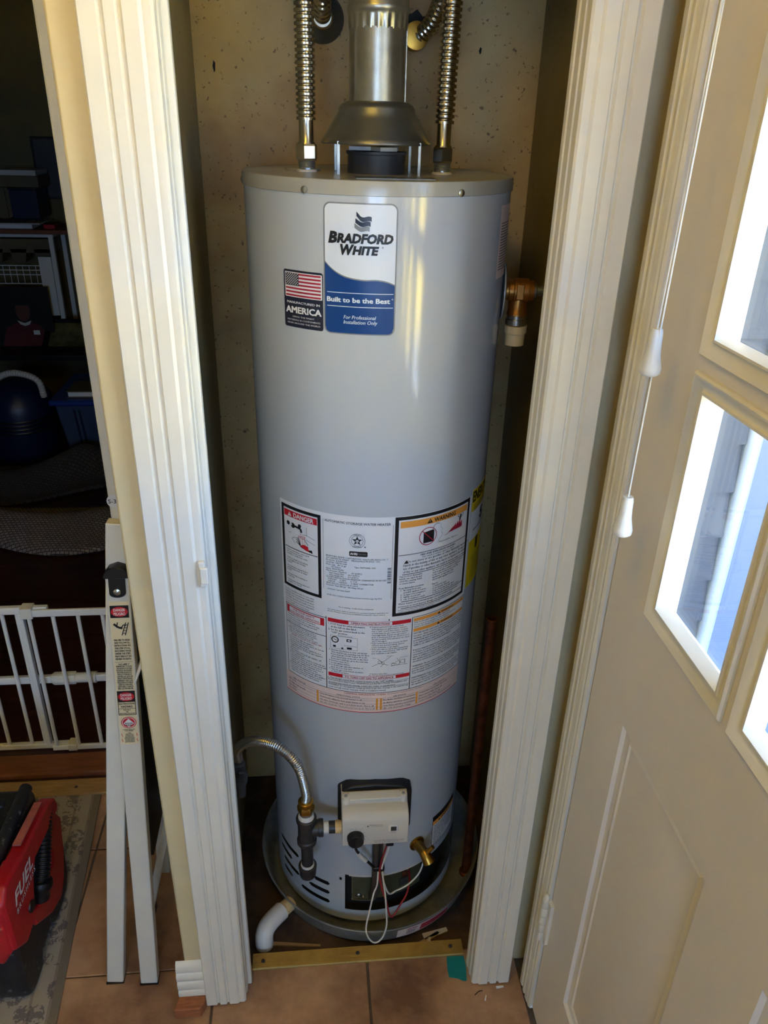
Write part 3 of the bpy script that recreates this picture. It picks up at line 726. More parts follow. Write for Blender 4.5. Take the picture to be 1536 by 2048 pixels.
# centre rating block
D.text('ink', 2, 'AUTOMATIC STORAGE WATER HEATER', -26.4, 3.9, 1.0575, 1.0622, bold=0.008)
D.rect('inkgrey', 1, -27.3, -27.15, 0.918, 1.062); D.rect('inkgrey', 1, 4.95, 5.1, 0.905, 1.058)
D.ringp('ink', 2, -11.1, 1.0262, 0.0135, 0.0140); D.ringp('ink', 2, -11.1, 1.0262, 0.0100, 0.0106)
st = [(-11.1 + (0.0098 if q % 2 == 0 else 0.0040) * DEG * math.cos(PI / 2 + q * PI / 5), 1.0262 + (0.0098 if q % 2 == 0 else 0.0040) * math.sin(PI / 2 + q * PI / 5)) for q in range(10)]
for q in range(10): D.poly('ink', 2, [(-11.1, 1.0262), st[q], st[(q + 1) % 10]])
D.disc('paper', 3, -11.1, 1.0258, 0.0028); D.text('ink', 4, 'D', -11.6, -10.6, 1.0246, 1.0272)
D.text('ink', 3, 'DESIGN', -12.8, -9.4, 1.0372, 1.0392); D.text('ink', 3, 'CERTIFIED', -13.2, -9.0, 1.0132, 1.0152); D.disc('ink', 3, -7.5, 1.0145, 0.0012)
D.rect('ink', 2, -14.7, -6.3, 0.9948, 1.0048, 0.002); D.text('paper', 3, 'AHRI', -14.2, -11.0, 0.9978, 1.0022, bold=0.03); D.text('silver', 3, 'CERTIFIED', -10.8, -6.8, 0.9984, 1.0012)
D.rect('paper2', 1, -26.4, 4.0, 0.9035, 0.9925)
D.para('ink', 2, ['BRADFORD WHITE CORPORATION  www.bradfordwhite.com  2', '200 LAFAYETTE STREET   MIDDLEVILLE MI 49333  USA', 'Model No. RG240T6N', 'Serial No. TB27311245', 'Nom. Cap.   40 US gal             Type: NATURAL GAS', '          151.4 liters', 'Input:  40000 Btu/hr', 'Max Pressure Manifold        4.0 (inWC)', '      Inlet Supply Max      14.0 (inWC)', '      Inlet Supply Min       5.0 (inWC)', 'CLOSET INSTALLATION MINIMUM CLEARANCES IN INCHES', '   4 FRONT     0 LEFT      12 TOP', '   0 BACK      0 RIGHT      6 VENT CONNECTOR', 'ANSI Z21.10.1-2019/CSA 4.1-2019', 'Pressure  Test 300 psi   Working 150 psi'], -25.8, 3.0, 0.9915, 0.9260, frac=0.70)
D.text('ink', 2, 'CATEGORY I NATURAL DRAFT', -25.4, -14.2, 0.9185, 0.9212); D.text('ink', 2, 'DOES NOT COMPLY W/INSTALLATIONS WITHIN (ng/J) 40g NOX', -25.4, 0.8, 0.9060, 0.9086)
for k in range(22):
    if k % 5 != 3: D.rect('ink', 2, 3.0, 4.7, 0.9400 + k * 0.00146, 0.9400 + k * 0.00146 + (0.0006 + 0.0005 * (k % 3 == 0)))
D.text('ink', 2, 'Pat. or pending - bradfordwhite.com/patents', -19.7, -3.0, 0.8830, 0.8856)
D.text('ink', 2, 'This water heater meets or exceeds all or portions of (where applicable) the', -25.4, 4.0, 0.8745, 0.8768); D.text('ink', 2, 'standby efficiency requirements of ASHRAE Standard 90.1 (latest edition)', -25.4, 2.4, 0.8705, 0.8728)
D.rect('ink', 2, 4.3, 4.8, 0.8580, 0.8615)
# warning panel
D.frame('ink', 1, 5.9, 49.2, 0.8662, 1.0722, 0.0066)
D.rect('orange', 1, 8.4, 46.9, 1.0500, 1.0625)
D.text('ink', 2, 'WARNING', 25.2, 38.0, 1.0520, 1.0602, bold=0.025); D.poly('ink', 2, [(21.4, 1.0518), (24.4, 1.0518), (22.9, 1.0606)]); D.rect('orange', 3, 22.7, 23.05, 1.0542, 1.0578)
for v in (0.9952, 0.9545, 0.8965, 0.8818): D.rect('ink', 1, (8.0 if v > 0.99 else 10.0), 48.6, v - 0.0006, v + 0.0006)
D.ringp('flagred', 3, 22.2, 1.0262, 0.0165, 0.0180); D.line('flagred', 4, [(22.2 - 0.0118 * DEG, 1.0262 + 0.0118), (22.2 + 0.0118 * DEG, 1.0262 - 0.0118)], 0.0016)
D.poly('ink', 2, [(19.8, 1.0130), (25.4, 1.0130), (25.4, 1.0355), (24.6, 1.0375), (20.6, 1.0355), (19.8, 1.0345)]); D.line('ink', 2, [(24.8, 1.0370), (25.0, 1.0440), (26.6, 1.0480), (28.0, 1.0470)], 0.0010)
D.line('inkgrey', 2, [(28, 1.0470), (29.4, 1.0430), (29.0, 1.0380), (30.2, 1.0340), (29.4, 1.0290), (30.4, 1.0230), (29.6, 1.0170), (28.4, 1.0150), (27.6, 1.0060)], 0.0004)
D.poly('flagred', 2, [(31.5, 1.0175), (42.5, 1.0215), (43.5, 1.0250), (40.5, 1.0260), (36.0, 1.0235)])
for a, b, c, d in ((35.0, 1.0210, 37.2, 1.0300), (37.0, 1.0215, 38.6, 1.0350), (38.4, 1.0215, 40.4, 1.0375), (40.2, 1.0215, 42.0, 1.0410), (41.6, 1.0220, 43.2, 1.0360)): D.poly('flagred', 2, [(a - 1.2, b), (a + 1.8, b), (c, d)])
D.disc('ink', 2, 42.0, 1.0465, 0.0022); D.line('ink', 2, [(42.0, 1.0450), (41.4, 1.0370)], 0.0042); D.line('ink', 2, [(41.4, 1.0420), (40.0, 1.0460), (40.4, 1.0500)], 0.0012); D.line('ink', 2, [(42.4, 1.0420), (43.8, 1.0450), (43.6, 1.0495)], 0.0012)
D.text('ink', 2, 'Flammable Vapors', 28.4, 40.4, 1.0068, 1.0098, shear=0.2)
D.text('ink', 2, 'FIRE AND EXPLOSION HAZARD', 18.8, 39.2, 0.9892, 0.9925, bold=0.02); D.text('ink', 2, 'Can result in serious injury or death', 19.6, 38.4, 0.9845, 0.9875, bold=0.005)
D.poly('ink', 2, [(10.6, 0.9772), (13.0, 0.9772), (11.8, 0.9842)])
D.para('ink', 2, ['     Do not store or use gasoline or other flammable vapors and', 'liquids in the vicinity of this or any other appliance. Storage or', 'use of gasoline or other flammable vapors or liquids in the vicinity', 'of this or any other appliance can result in serious injury or death.'], 10.4, 48.2, 0.9838, 0.9560, frac=0.66)
D.para('ink', 2, ['Vapors from flammable', 'liquids can explode and', 'catch fire causing death', 'or severe burns.', '', 'Keep flammable products:', '   1.  far away from any', '        possible ignition source', '   2.  in approved containers', '   3.  tightly closed and', '   4.  out of children\'s reach.'], 8.7, 25.5, 0.9530, 0.8985, frac=0.70)
D.para('ink', 2, ['Do not use or store flammable products', 'such as gasoline, solvents or adhesives', 'in the same room or area near the', 'appliance, or any other fuel', 'any possible ignition source.', '', 'Vapors:', '  1. cannot be seen', '  2. are heavier than air', '  3. go a long way on the floor', '  4. can be carried from other rooms'], 25.9, 48.0, 0.9530, 0.8985, frac=0.70)
D.para('ink', 2, ['Water heaters in residential garages must be installed elevated and', 'protected, to avoid physical damage. See installation manual.'], 8.7, 48.0, 0.8950, 0.8832, frac=0.62)
D.para('ink', 2, ['Read and follow water heater warnings and instructions. If owners', 'manual is missing, contact the retailer or manufacturer.'], 8.7, 48.0, 0.8808, 0.8728, frac=0.62)
# lower panels
for u in (-26.2, 16.3): D.rect('ink', 1, u - 0.2, u + 0.2, 0.6895, 0.8575)
D.rect('ink', 1, -51.2, -26.2, 0.8532, 0.8545); D.rect('ink', 1, 16.3, 50.8, 0.8568, 0.8580); D.rect('ink', 1, -51.2, -50.9, 0.690, 0.8540); D.rect('ink', 1, 50.4, 50.7, 0.690, 0.857)
D.rect('red', 1, -50.4, -48.6, 0.8340, 0.8510); D.rect('red', 1, -29.4, -27.2, 0.8340, 0.8510); D.rect('red', 1, -48.6, -29.4, 0.8488, 0.8510); D.rect('red', 1, -48.6, -29.4, 0.8340, 0.8352)
D.text('flagred', 2, 'FOR YOUR SAFETY', -45.8, -32.5, 0.8432, 0.8475, bold=0.015); D.text('flagred', 2, 'READ BEFORE OPERATING', -48.2, -29.8, 0.8368, 0.8411, bold=0.015)
D.rect('ink', 1, -51.0, -26.4, 0.8105, 0.8118)
D.para('ink', 2, ['WARNING: If you do not follow these', 'instructions exactly, a fire or explosion may', 'result causing property damage, personal', 'injury or loss of life.'], -49.8, -27.4, 0.8330, 0.8130, frac=0.64)
D.para('ink', 2, ['A. This appliance has a pilot which is lit by an', '   ignition device. Do not try to light by hand.', 'B. BEFORE OPERATING smell all around the', '   appliance area for gas. Be sure to smell', '   next to the floor because some gas is heavier'], -49.8, -27.2, 0.8095, 0.7880, frac=0.66)
D.para('flagred', 2, ['   WHAT TO DO IF YOU SMELL GAS'], -48.6, -29.5, 0.7880, 0.7825, frac=0.66)
D.para('ink', 2, ['   Do not try to light any appliance.', '   Do not touch any electric switch; do not use', '   any phone in your building.', '   Immediately call your gas supplier from a', "   neighbor's phone. Follow the gas supplier's", '   instructions.', '   If you cannot reach your gas supplier, call', '   the fire department.', 'C. Use only your hand to push in or turn the gas', '   control knob. Never use tools. If the knob will', '   not push in or turn by hand, do not try to', '   repair it, call a qualified technician. Force or', '   attempted repair may result in a fire.', 'D. Do not use this appliance if any part has', '   been under water. Immediately call a qualified', '   technician to inspect the appliance and to', '   replace any part of the control system.'], -49.6, -27.2, 0.7825, 0.6960, frac=0.66)
def bars(v0, v1, ua, ub, uc, ud, t):
    D.rect('red', 1, ua, ub, v0, v1); D.rect('red', 1, uc, ud, v0, v1); D.rect('red', 1, ub, uc, v1 - 0.0009, v1); D.rect('red', 1, ub, uc, v0, v0 + 0.0007)
    D.text('flagred', 2, t, ub + 1.2, uc - 1.2, v0 + 0.0020, v1 - 0.0022, bold=0.02)
bars(0.8475, 0.8560, -25.3, -14.9, 6.1, 15.6, 'OPERATING INSTRUCTIONS')
bars(0.7215, 0.7298, -25.2, -17.8, 8.8, 16.0, 'TO TURN OFF GAS TO APPLIANCE')
D.para('ink', 2, ['1. STOP! Read the safety information', '    at the left on this label.', '2. Set the gas control knob to the', '    "OFF" position.'], -25.0, -7.0, 0.8468, 0.8215, frac=0.62)
D.para('ink', 2, ['3. Wait five (5) minutes to clear out any gas.', '    Then smell for gas, including near the floor.', '    If you smell gas, STOP! Follow "B" in the', '    safety information at the left on this label.', '    If you don\'t smell gas, go to the next step.', '4. Remove outer door.', '5. Locate igniter button.', '6. Look through sight glass window on', '    inner door to view pilot.', '7. Turn the gas control knob clockwise', '    to "PILOT" position.'], -24.8, -5.5, 0.7870, 0.7310, frac=0.62)
D.para('ink', 2, ['8. Depress and hold in gas control knob.', '    Immediately press igniter button until you', '    hear a "click" sound, then release. Continue', '    to hold down the gas control knob until the', '    status light blinks. Release the gas control', '    knob, it should pop back out. Check to see if', '    the pilot is still lit. If the pilot goes out, repeat', '    steps 2 through 8.', '  * If gas control knob does not pop out when', '    released, stop and immediately call your', '    service technician or gas supplier.', '  * If the pilot will not stay lit after several tries,', '    turn the gas control knob to "OFF" and call', '    your technician or gas supplier.'], -4.6, 15.4, 0.8468, 0.7820, frac=0.62)
D.text('ink', 2, '9. Replace outer door.', -4.2, 4.6, 0.7348, 0.7374); D.text('ink', 2, '10. Turn gas control knob to desired setting.', -4.6, 13.0, 0.7312, 0.7338)
# little drawings: the control and the burner view
D.frame('inkgrey', 2, -24.0, -10.5, 0.7890, 0.8180, 0.0004); D.ringp('ink', 3, -21.6, 0.8095, 0.0052, 0.0074); D.line('ink', 3, [(-22.3, 0.8110), (-20.8, 0.8080)], 0.0012); D.rect('ink', 3, -15.8, -13.4, 0.8080, 0.8140); D.rect('paper', 4, -15.2, -14.0, 0.8096, 0.8124)
D.rect('ink', 3, -22.6, -21.2, 0.7920, 0.7965); D.rect('ink', 3, -15.6, -13.2, 0.7910, 0.7955); D.rect('inkgrey', 3, -18.4, -17.4, 0.7898, 0.7935)
D.text('inkgrey', 2, 'ROTATE KNOB', -20.0, -13.0, 0.8188, 0.8206); D.text('inkgrey', 2, 'IGNITER BUTTON', -17.0, -10.8, 0.7975, 0.7992)
for a, b, c, d in ((-3.4, 0.7535, 2.8, 0.7660), (2.8, 0.7660, 6.0, 0.7760), (-0.5, 0.7720, 1.5, 0.7640), (1.0, 0.7520, 2.4, 0.7600), (2.0, 0.7600, 4.6, 0.7555), (6.0, 0.7530, 14.6, 0.7530), (6.4, 0.7585, 8.4, 0.7585), (9.0, 0.7700, 10.0, 0.7640), (10.5, 0.7540, 10.5, 0.7690), (13.2, 0.7540, 13.2, 0.7660)): D.line('inkgrey', 3, [(a, b), (c, d)], 0.0006)
for a, b, r in ((0.6, 0.7635, 0.0034), (2.2, 0.7610, 0.0022), (7.2, 0.7565, 0.0030), (9.6, 0.7590, 0.0040), (12.0, 0.7610, 0.0042)): D.ringp('ink', 3, a, b, r, r + 0.0005, 18)
D.text('inkgrey', 2, 'Observation', 3.8, 7.4, 0.7762, 0.7776); D.text('inkgrey', 2, 'Pilot', -3.0, -1.0, 0.7726, 0.7740); D.text('inkgrey', 2, 'Thermopile', 10.6, 14.8, 0.7700, 0.7716)
D.para('ink', 2, ['1. Turn the gas control knob counterclockwise to the "OFF" position.', 'Read and follow water heater WARNINGS and INSTRUCTIONS. If installation and', 'operating instructions are missing, contact the retailer or manufacturer.', 'WARNING: Do not apply line voltage (power) to gas valve. Damage to the controls may', 'occur and will void the warranty. Refer to installation manual.'], -25.2, 15.6, 0.7205, 0.6925, frac=0.60)
for v in (0.7150, 0.7038): D.rect('ink', 1, -25.6, 15.9, v - 0.0003, v + 0.0003)
# right lower panel
for v in (0.8475, 0.8240): D.rect('orange', 1, 17.0, 50.2, v, v + 0.0072); D.text('ink', 2, 'WARNING', 33.0, 41.5, v + 0.0014, v + 0.0058, bold=0.015); D.poly('ink', 2, [(30.6, v + 0.001), (32.4, v + 0.001), (31.5, v + 0.006)])
D.para('ink', 2, ['FOR YOUR SAFETY AND PROPER OPERATION', 'Do not store or use gasoline or other flammable vapors and', 'liquids in the vicinity of this or any other appliance.'], 17.4, 50.0, 0.8470, 0.8325, frac=0.62)
D.para('ink', 2, ['HOTTER WATER CAN SCALD: Water heaters are intended to produce', 'hot water. Water heated to a temperature which will satisfy clothes', 'washing, dish washing and other sanitizing needs can scald and', 'permanently injure you upon contact. Some people are more likely', 'to be injured by hot water than others. These include the elderly,', 'children, the infirm or physically handicapped.', '', 'If anyone using hot water in your home fits into one of these groups', 'or if there is a local code or state law requiring a certain water', 'temperature at the hot water tap, then special precautions must be', 'taken. In addition to using the lowest possible temperature setting', 'that satisfies your hot water needs, a means such as a mixing valve', 'should be used at the hot water taps used by these people.', '', 'WARNING: The gas control valve is set at its lowest temperature', 'position when shipped from the factory. Adjusting the temperature', 'past the mark on the control increases the risk of scald injury.', 'Your local gas authority can advise about safe settings.', '', 'MAINTENANCE: Drain a pail of water from the tank each month to', 'remove sediment. Check the relief valve at least once a year.', 'Never alter the heater in any way. If parts have been under water', 'the appliance must be replaced by a qualified technician.'], 17.4, 49.8, 0.8225, 0.6950, frac=0.66)
# diagnostic strip
D.rect('ink', 1, -51.0, 50.8, 0.6888, 0.6900); D.rect('pink', 1, -52.9, 50.9, 0.6412, 0.6886); D.rect('red', 2, -52.9, 50.9, 0.6402, 0.6418)
D.text('flagred', 2, 'CONTROL DIAGNOSTIC CODES', -17.0, 4.0, 0.6835, 0.6872, bold=0.015); D.text('inkgrey', 2, 'See installation manual for further information', 4.8, 24.0, 0.6843, 0.6866)
for a, b, t in ((-47.5, -39.0, 'LED STATUS'), (-21.0, -9.0, 'OPERATIONAL STATUS'), (8.0, 14.6, 'LED STATUS'), (31.0, 39.0, 'LED STATUS')): D.text('ink', 2, t, a, b, 0.6765, 0.6795, bold=0.01)
for u in (-31.5, -0.3, 1.7, 20.8): D.rect('orange', 2, u - 0.55, u + 0.55, 0.6470, 0.6760)
for v in (0.6752, 0.6700, 0.6620, 0.6540, 0.6465): D.rect('inkgrey', 2, -51.5, 49.5, v - 0.0002, v + 0.0002)
D.para('ink', 2, ['LED not lit', 'One flash, four seconds', 'Two flashes', 'Four flashes'], -51.0, -33.0, 0.6750, 0.6465, frac=0.5)
D.para('ink', 2, ['Set-point (water hot) and main burner is off', 'Thermostat calling for heat (main burner is on)', 'Gas valve shutdown, tank is in lockout mode. Pilot is off', 'Gas valve shutdown. Check pilot and reset mode. Pilot is off'], -30.2, -1.4, 0.6750, 0.6465, frac=0.5)
D.para('ink', 2, ['Five flashes and three second pause', 'Six flashes and three second pause', 'Seven flashes and three second pause', 'LED solid, thermopile voltage'], 2.8, 19.8, 0.6750, 0.6465, frac=0.5)
D.para('ink', 2, ['Temperature sensor fault. Pilot is off', 'Vapor sensor fault. Pilot is off', 'Electronics fault. Pilot is off', 'Control shutting down. Wait for main burner'], 22.0, 48.0, 0.6750, 0.6465, frac=0.5)
D.build('instruction_sheet', 'paper', 'large white instruction sheet with red, orange and black warning panels', {'ink': 'black_print', 'red': 'red_print', 'flagred': 'crimson_print', 'orange': 'orange_print', 'inkgrey': 'grey_print', 'paper': 'white_print', 'pink': 'pink_strip', 'paper2': 'rating_sheet', 'silver': 'silver_print'})

# yellow energy label around the right side
D = Dec()
D.rect('paper', 0, 51.6, 92.0, 0.868, 1.082)
D.rect('yellow', 1, 51.7, 92.0, 1.036, 1.0815); D.rect('yellow', 1, 51.7, 92.0, 0.869, 0.972)
D.text('ink', 2, 'ENERGYGUIDE', 52.4, 86.0, 1.056, 1.0775, bold=0.04); D.rect('ink', 2, 55, 90, 0.992, 0.994)
D.text('ink', 2, '$', 64.0, 69.0, 1.005, 1.028, bold=0.03); D.poly('ink', 2, [(60.0, 0.9700), (64, 0.9700), (64, 0.948), (62, 0.942), (60, 0.948)])
for k in range(8): D.rect('inkgrey', 2, 54, 88, 1.048 - k * 0.0018, 1.0486 - k * 0.0018)
for k in range(9): D.rect('inkgrey', 2, 56, 84, 0.930 - k * 0.006, 0.9312 - k * 0.006)
D.build('energy_label', 'paper', 'yellow and white energy label wrapped around the side', {'yellow': 'yellow_band', 'ink': 'black_print', 'inkgrey': 'grey_print'})
# pale side labels
D = Dec(); D.rect('pink', 0, 56.5, 74.0, 1.455, 1.568, 0.003)
for k in range(18): D.rect('inkgrey', 1, 58.0, 72.0, 1.540 - k * 0.0042, 1.5415 - k * 0.0042)
D.build('side_label', 'pink', 'narrow pale printed label high on the side', {'inkgrey': 'grey_print'})
D = Dec(); D.rect('paper', 0, 38.2, 62.0, 0.190, 0.284, 0.004); D.frame('ink', 1, 38.2, 62.0, 0.190, 0.284, 0.0016); D.rect('ink', 1, 38.6, 61.6, 0.268, 0.283); D.rect('orange', 1, 38.6, 61.6, 0.256, 0.268); D.text('ink', 2, 'WARNING', 46.0, 56.0, 0.2585, 0.2655, bold=0.02); D.poly('ink', 2, [(43.4, 0.2580), (45.0, 0.2580), (44.2, 0.2655)])
D.para('inkgrey', 2, ['Burner access cover must be', 'in place during operation of', 'the appliance. Do not store', 'flammable liquids near the', 'heater. Replace any damaged', 'parts only with parts from', 'the manufacturer.', 'See manual.'], 40.0, 60.5, 0.254, 0.194, frac=0.62)
D.build('small_warning_label', 'paper', 'small black-edged warning label with an orange band near the base', {'ink': 'black_print', 'orange': 'orange_band', 'inkgrey': 'grey_print'})

# ---------------------------------------------------------------- burner compartment
MB().lathe([(0.196, -0.008), (0.196, 0.175)], (CX, CY, 0), n=72, caps=True).build('dark_lining', 'blackmatte', wh, smooth=True)  # black lining supplies the darkness behind the slots and burner opening
for k in range(3):
    a = 2 * PI * k / 3 + 0.5
    B(CX + 0.18 * math.cos(a) - 0.02, CX + 0.18 * math.cos(a) + 0.02, CY + 0.18 * math.sin(a) - 0.02, CY + 0.18 * math.sin(a) + 0.02, -0.012, 0.0105).build('foot', 'blackmatte', wh)
def band(name, m, u0, u1, v0, v1, r, t=0.002, parent=None, bevel=0):
    mb = MB(); n = max(2, int((u1 - u0) / 3)); k = 0
    for i in range(n + 1):
        u = u0 + (u1 - u0) * i / n; mb.v += [cyl(u, v0, r), cyl(u, v1, r), cyl(u, v1, r - t), cyl(u, v0, r - t)]
    for i in range(n):
        for j in range(4): mb.f.append((4 * i + j, 4 * i + (j + 1) % 4, 4 * i + 4 + (j + 1) % 4, 4 * i + 4 + j))
    mb.f += [(0, 1, 2, 3), (4 * n, 4 * n + 1, 4 * n + 2, 4 * n + 3)]
    return mb.build(name, m, parent or wh, smooth=True, ang=40, bevel=bevel)
bd = band('burner_door', 'chamber', -12.5, 36, 0.060, 0.156, 0.2015, 0.003)
for u, v, s in ((-8.5, 0.074, 0.006), (-5.5, 0.071, 0.0035), (-8.0, 0.149, 0.004), (8, 0.070, 0.004)): on_jacket(u, v, s, 0.006, name='bolt', m='screw', parent=bd, t0=0.2015 - RT)
band('door_lip', 'galv', -13.2, -12.2, 0.056, 0.156, 0.2035, 0.004); band('door_lip', 'galv', -13, 1, 0.0555, 0.058, 0.2050, 0.005)
band('sight_window', 'darkgrey', 19, 25, 0.085, 0.108, 0.2045, 0.003, parent=bd)
cp = band('sensor_bracket', 'copper', 20.5, 24.0, 0.112, 0.130, 0.2070, 0.006, bevel=0.002)
on_jacket(24.0, 0.138, 0.005, 0.010, name='bolt', m='screw', parent=bd, t0=0.2015 - RT); on_jacket(36.0, 0.140, 0.009, 0.010, name='cable_gland', m='galv', t0=0.197 - RT); on_jacket(47, 0.145, 0.006, 0.006, m='screw', t0=0.197 - RT)
band('insulation_strip', 'ctrl', -14, 38, 0.1600, 0.1650, RT + 0.0004, 0.010)
# burner tubes and the loose wires
tb = MB(); tb.tube(curve([(0.124, 1.150, 0.34), (0.124, 1.152, 0.25), (0.124, 1.153, 0.16), (0.122, 1.166, 0.10), (0.121, 1.185, 0.075)], 0.008), 0.0085, 12)
tb.build('burner_supply_tube', 'tube', wh, smooth=True)
tb = MB(); tb.tube(curve([(0.136, 1.152, 0.34), (0.135, 1.154, 0.25), (0.134, 1.155, 0.17), (0.131, 1.168, 0.11), (0.130, 1.186, 0.085)], 0.008), 0.0045, 10)
tb.build('pilot_tube', 'tube', wh, smooth=True)
B(0.116, 0.143, 1.140, 1.162, 0.212, 0.226).build('cable_tie', 'black', wh, bevel=0.003)
def wire(name, m, pts, r=0.0019): return MB().tube(curve(pts, 0.006), r, 8).build(name, m, wh, smooth=True)
wire('white_wire', 'wirew', [(0.129, 1.140, 0.215), (0.127, 1.140, 0.170), (0.120, 1.136, 0.150), (0.109, 1.118, 0.110), (0.102, 1.108, 0.075), (0.106, 1.104, 0.048), (0.118, 1.102, 0.030), (0.131, 1.102, 0.032), (0.142, 1.104, 0.050), (0.148, 1.108, 0.080), (0.147, 1.116, 0.115), (0.145, 1.130, 0.150), (0.140, 1.140, 0.190), (0.137, 1.142, 0.215)])
wire('white_wire', 'wirew', [(0.138, 1.138, 0.215), (0.142, 1.138, 0.180), (0.155, 1.140, 0.140), (0.172, 1.150, 0.135), (0.200, 1.160, 0.140), (0.226, 1.172, 0.160), (0.236, 1.185, 0.185), (0.231, 1.198, 0.192), (0.226, 1.210, 0.170), (0.222, 1.222, 0.145)])
wire('white_wire', 'wirew', [(0.152, 1.132, 0.318), (0.147, 1.134, 0.285), (0.140, 1.138, 0.250), (0.136, 1.140, 0.222)])
wire('red_wire', 'wirer', [(0.147, 1.132, 0.318), (0.141, 1.134, 0.285), (0.135, 1.138, 0.250), (0.132, 1.140, 0.205), (0.138, 1.136, 0.165), (0.148, 1.126, 0.130), (0.155, 1.118, 0.098), (0.163, 1.118, 0.094), (0.180, 1.132, 0.110), (0.197, 1.150, 0.125), (0.205, 1.172, 0.140), (0.206, 1.200, 0.140)], 0.0021)
wire('black_wire', 'wireb', [(0.076, 1.126, 0.322), (0.080, 1.128, 0.300), (0.094, 1.136, 0.268), (0.110, 1.142, 0.240), (0.120, 1.144, 0.222)], 0.0030)
MB().tube(curve([(0.084, 1.129, 0.290), (0.093, 1.135, 0.269), (0.103, 1.139, 0.252)], 0.004), 0.0052, 10).build('wire_tag', 'wirew', wh, smooth=True)

# ---------------------------------------------------------------- gas control
gc = MB(); gc.prism([(1.176, 0.347), (1.103, 0.347), (1.1005, 0.350), (1.1005, 0.412), (1.106, 0.424), (1.116, 0.4305), (1.134, 0.4325), (1.138, 0.442), (1.146, 0.4455), (1.176, 0.4465)], 'x', 0.0485, 0.1845)
gco = gc.build('gas_control', 'ctrl', wh, bevel=0.004, seg=3, label='light grey gas control box with a black knob')
B(0.064, 0.170, 1.128, 1.150, 0.4465, 0.4495).build('cover_rib', 'ctrl2', gco, bevel=0.002)
for x in (0.0575, 0.1755):
    MB().lathe([(0.008, 0.430), (0.008, 0.449), (0.006, 0.4495)], (x, 1.139, 0), n=16).build('screw_boss', 'ctrl2', gco, smooth=True)
    MB().lathe([(0.0036, 0.449), (0.0034, 0.4515), (0.0005, 0.4523)], (x, 1.139, 0), n=12).build('screw', 'screw', gco, smooth=True)
kn = MB().lathe([(0.0175, 1.101), (0.0175, 1.094), (0.0165, 1.092), (0.0160, 1.086), (0.0150, 1.085), (0.001, 1.085)], (0.0755, 0, 0.3745), axis='y', n=36); kn.box(0.0735, 0.0775, 1.081, 1.086, 0.361, 0.388)
kn.build('dial_knob', 'black', gco, smooth=True, ang=35)
B(0.1435, 0.163, 1.0985, 1.102, 0.3855, 0.4035).build('window_frame', 'ctrl2', gco, bevel=0.0015); B(0.1475, 0.159, 1.0978, 1.100, 0.3890, 0.4000).build('status_window', 'darkgrey', gco)
ft = MB(); fp = lambda u, v: (u, 1.1002, v)
put(ft, fp, 'WARNING: see manual', 0.103, 0.131, 0.4045, 0.4070, 0.01); put(ft, fp, 'before lighting pilot', 0.108, 0.131, 0.4005, 0.4028); ft.add([fp(0.0985, 0.4010), fp(0.1025, 0.4010), fp(0.1005, 0.4065)], [(0, 1, 2)])
put(ft, fp, 'STATUS', 0.1475, 0.1590, 0.3815, 0.3835); put(ft, fp, 'HOT   A   B   C', 0.064, 0.090, 0.3965, 0.3985); put(ft, fp, 'TO LIGHT, SEE INSTRUCTIONS ON LABEL', 0.114, 0.176, 0.3585, 0.3608); put(ft, fp, 'OFF: turn knob, wait 5 minutes', 0.114, 0.164, 0.3545, 0.3568)
for a in range(-60, 130, 30):
    q = RAD(a); c, s_ = math.cos(q), math.sin(q); ft.add([fp(0.0755 + 0.0190 * c, 0.3745 + 0.0190 * s_), fp(0.0755 + 0.0225 * c, 0.3745 + 0.0225 * s_), fp(0.0755 + 0.0225 * c - 0.0006 * s_, 0.3745 + 0.0225 * s_ + 0.0006 * c), fp(0.0755 + 0.0190 * c - 0.0006 * s_, 0.3745 + 0.0190 * s_ + 0.0006 * c)], [(0, 1, 2, 3)])
flat(ft, 'lettering', 'inkgrey', gco, kind='stuff')
for x in (0.0765, 0.1500): B(x - 0.008, x + 0.008, 1.120, 1.140, 0.316, 0.348).build('plug', 'black', gco, bevel=0.002)
gb = MB(); gb.prism([(0.050, 0.330), (0.188, 0.330), (0.196, 0.336), (0.196, 0.440), (0.188, 0.446), (0.180, 0.452), (0.170, 0.455), (0.120, 0.461), (0.070, 0.458), (0.060, 0.455), (0.050, 0.446), (0.042, 0.438), (0.042, 0.336)], 'y', 1.154, 1.185)
gb.build('control_back_cover', 'black', wh, bevel=0.003)
MB().lathe([(0.024, 1.17), (0.024, 1.185)], (0.118, 0, 0.40), axis='y', n=20).build('control_shank', 'brassfit', wh, smooth=True)
# drain valve
dv = on_jacket(26.5, 0.234, 0.0, 0.0, prof=[(0.0185, 0.0), (0.0185, 0.003), (0.0125, 0.0035), (0.0125, 0.010), (0.011, 0.018), (0.011, 0.034)], name='drain_valve', m='brassfit', n=24)
c = Vector(cyl(26.5, 0.234, RT + 0.034)); out = Vector((math.sin(RAD(26.5)), -math.cos(RAD(26.5)), 0))
q = c + Vector((0.004, 0, -0.016)) + out * 0.010
MB().tube([c - out * 0.01, c, c + (q - c) * 0.5, q], [0.011, 0.0125, 0.0125, 0.0145], 16).build('spout', 'brassfit', dv, smooth=True, ang=50)
MB().tube([q - (q - c).normalized() * 0.0005, q + (q - c).normalized() * 0.0006], [0.0085, 0.0085], 14).build('spout_bore', 'blackmatte', dv)
MB().tube([c, c + Vector((0.010, 0, 0.016)) + out * 0.002, c + Vector((0.015, 0, 0.024)) + out * 0.003], [0.0065, 0.0055, 0.0048], 12).build('valve_stem', 'brassfit', dv, smooth=True)
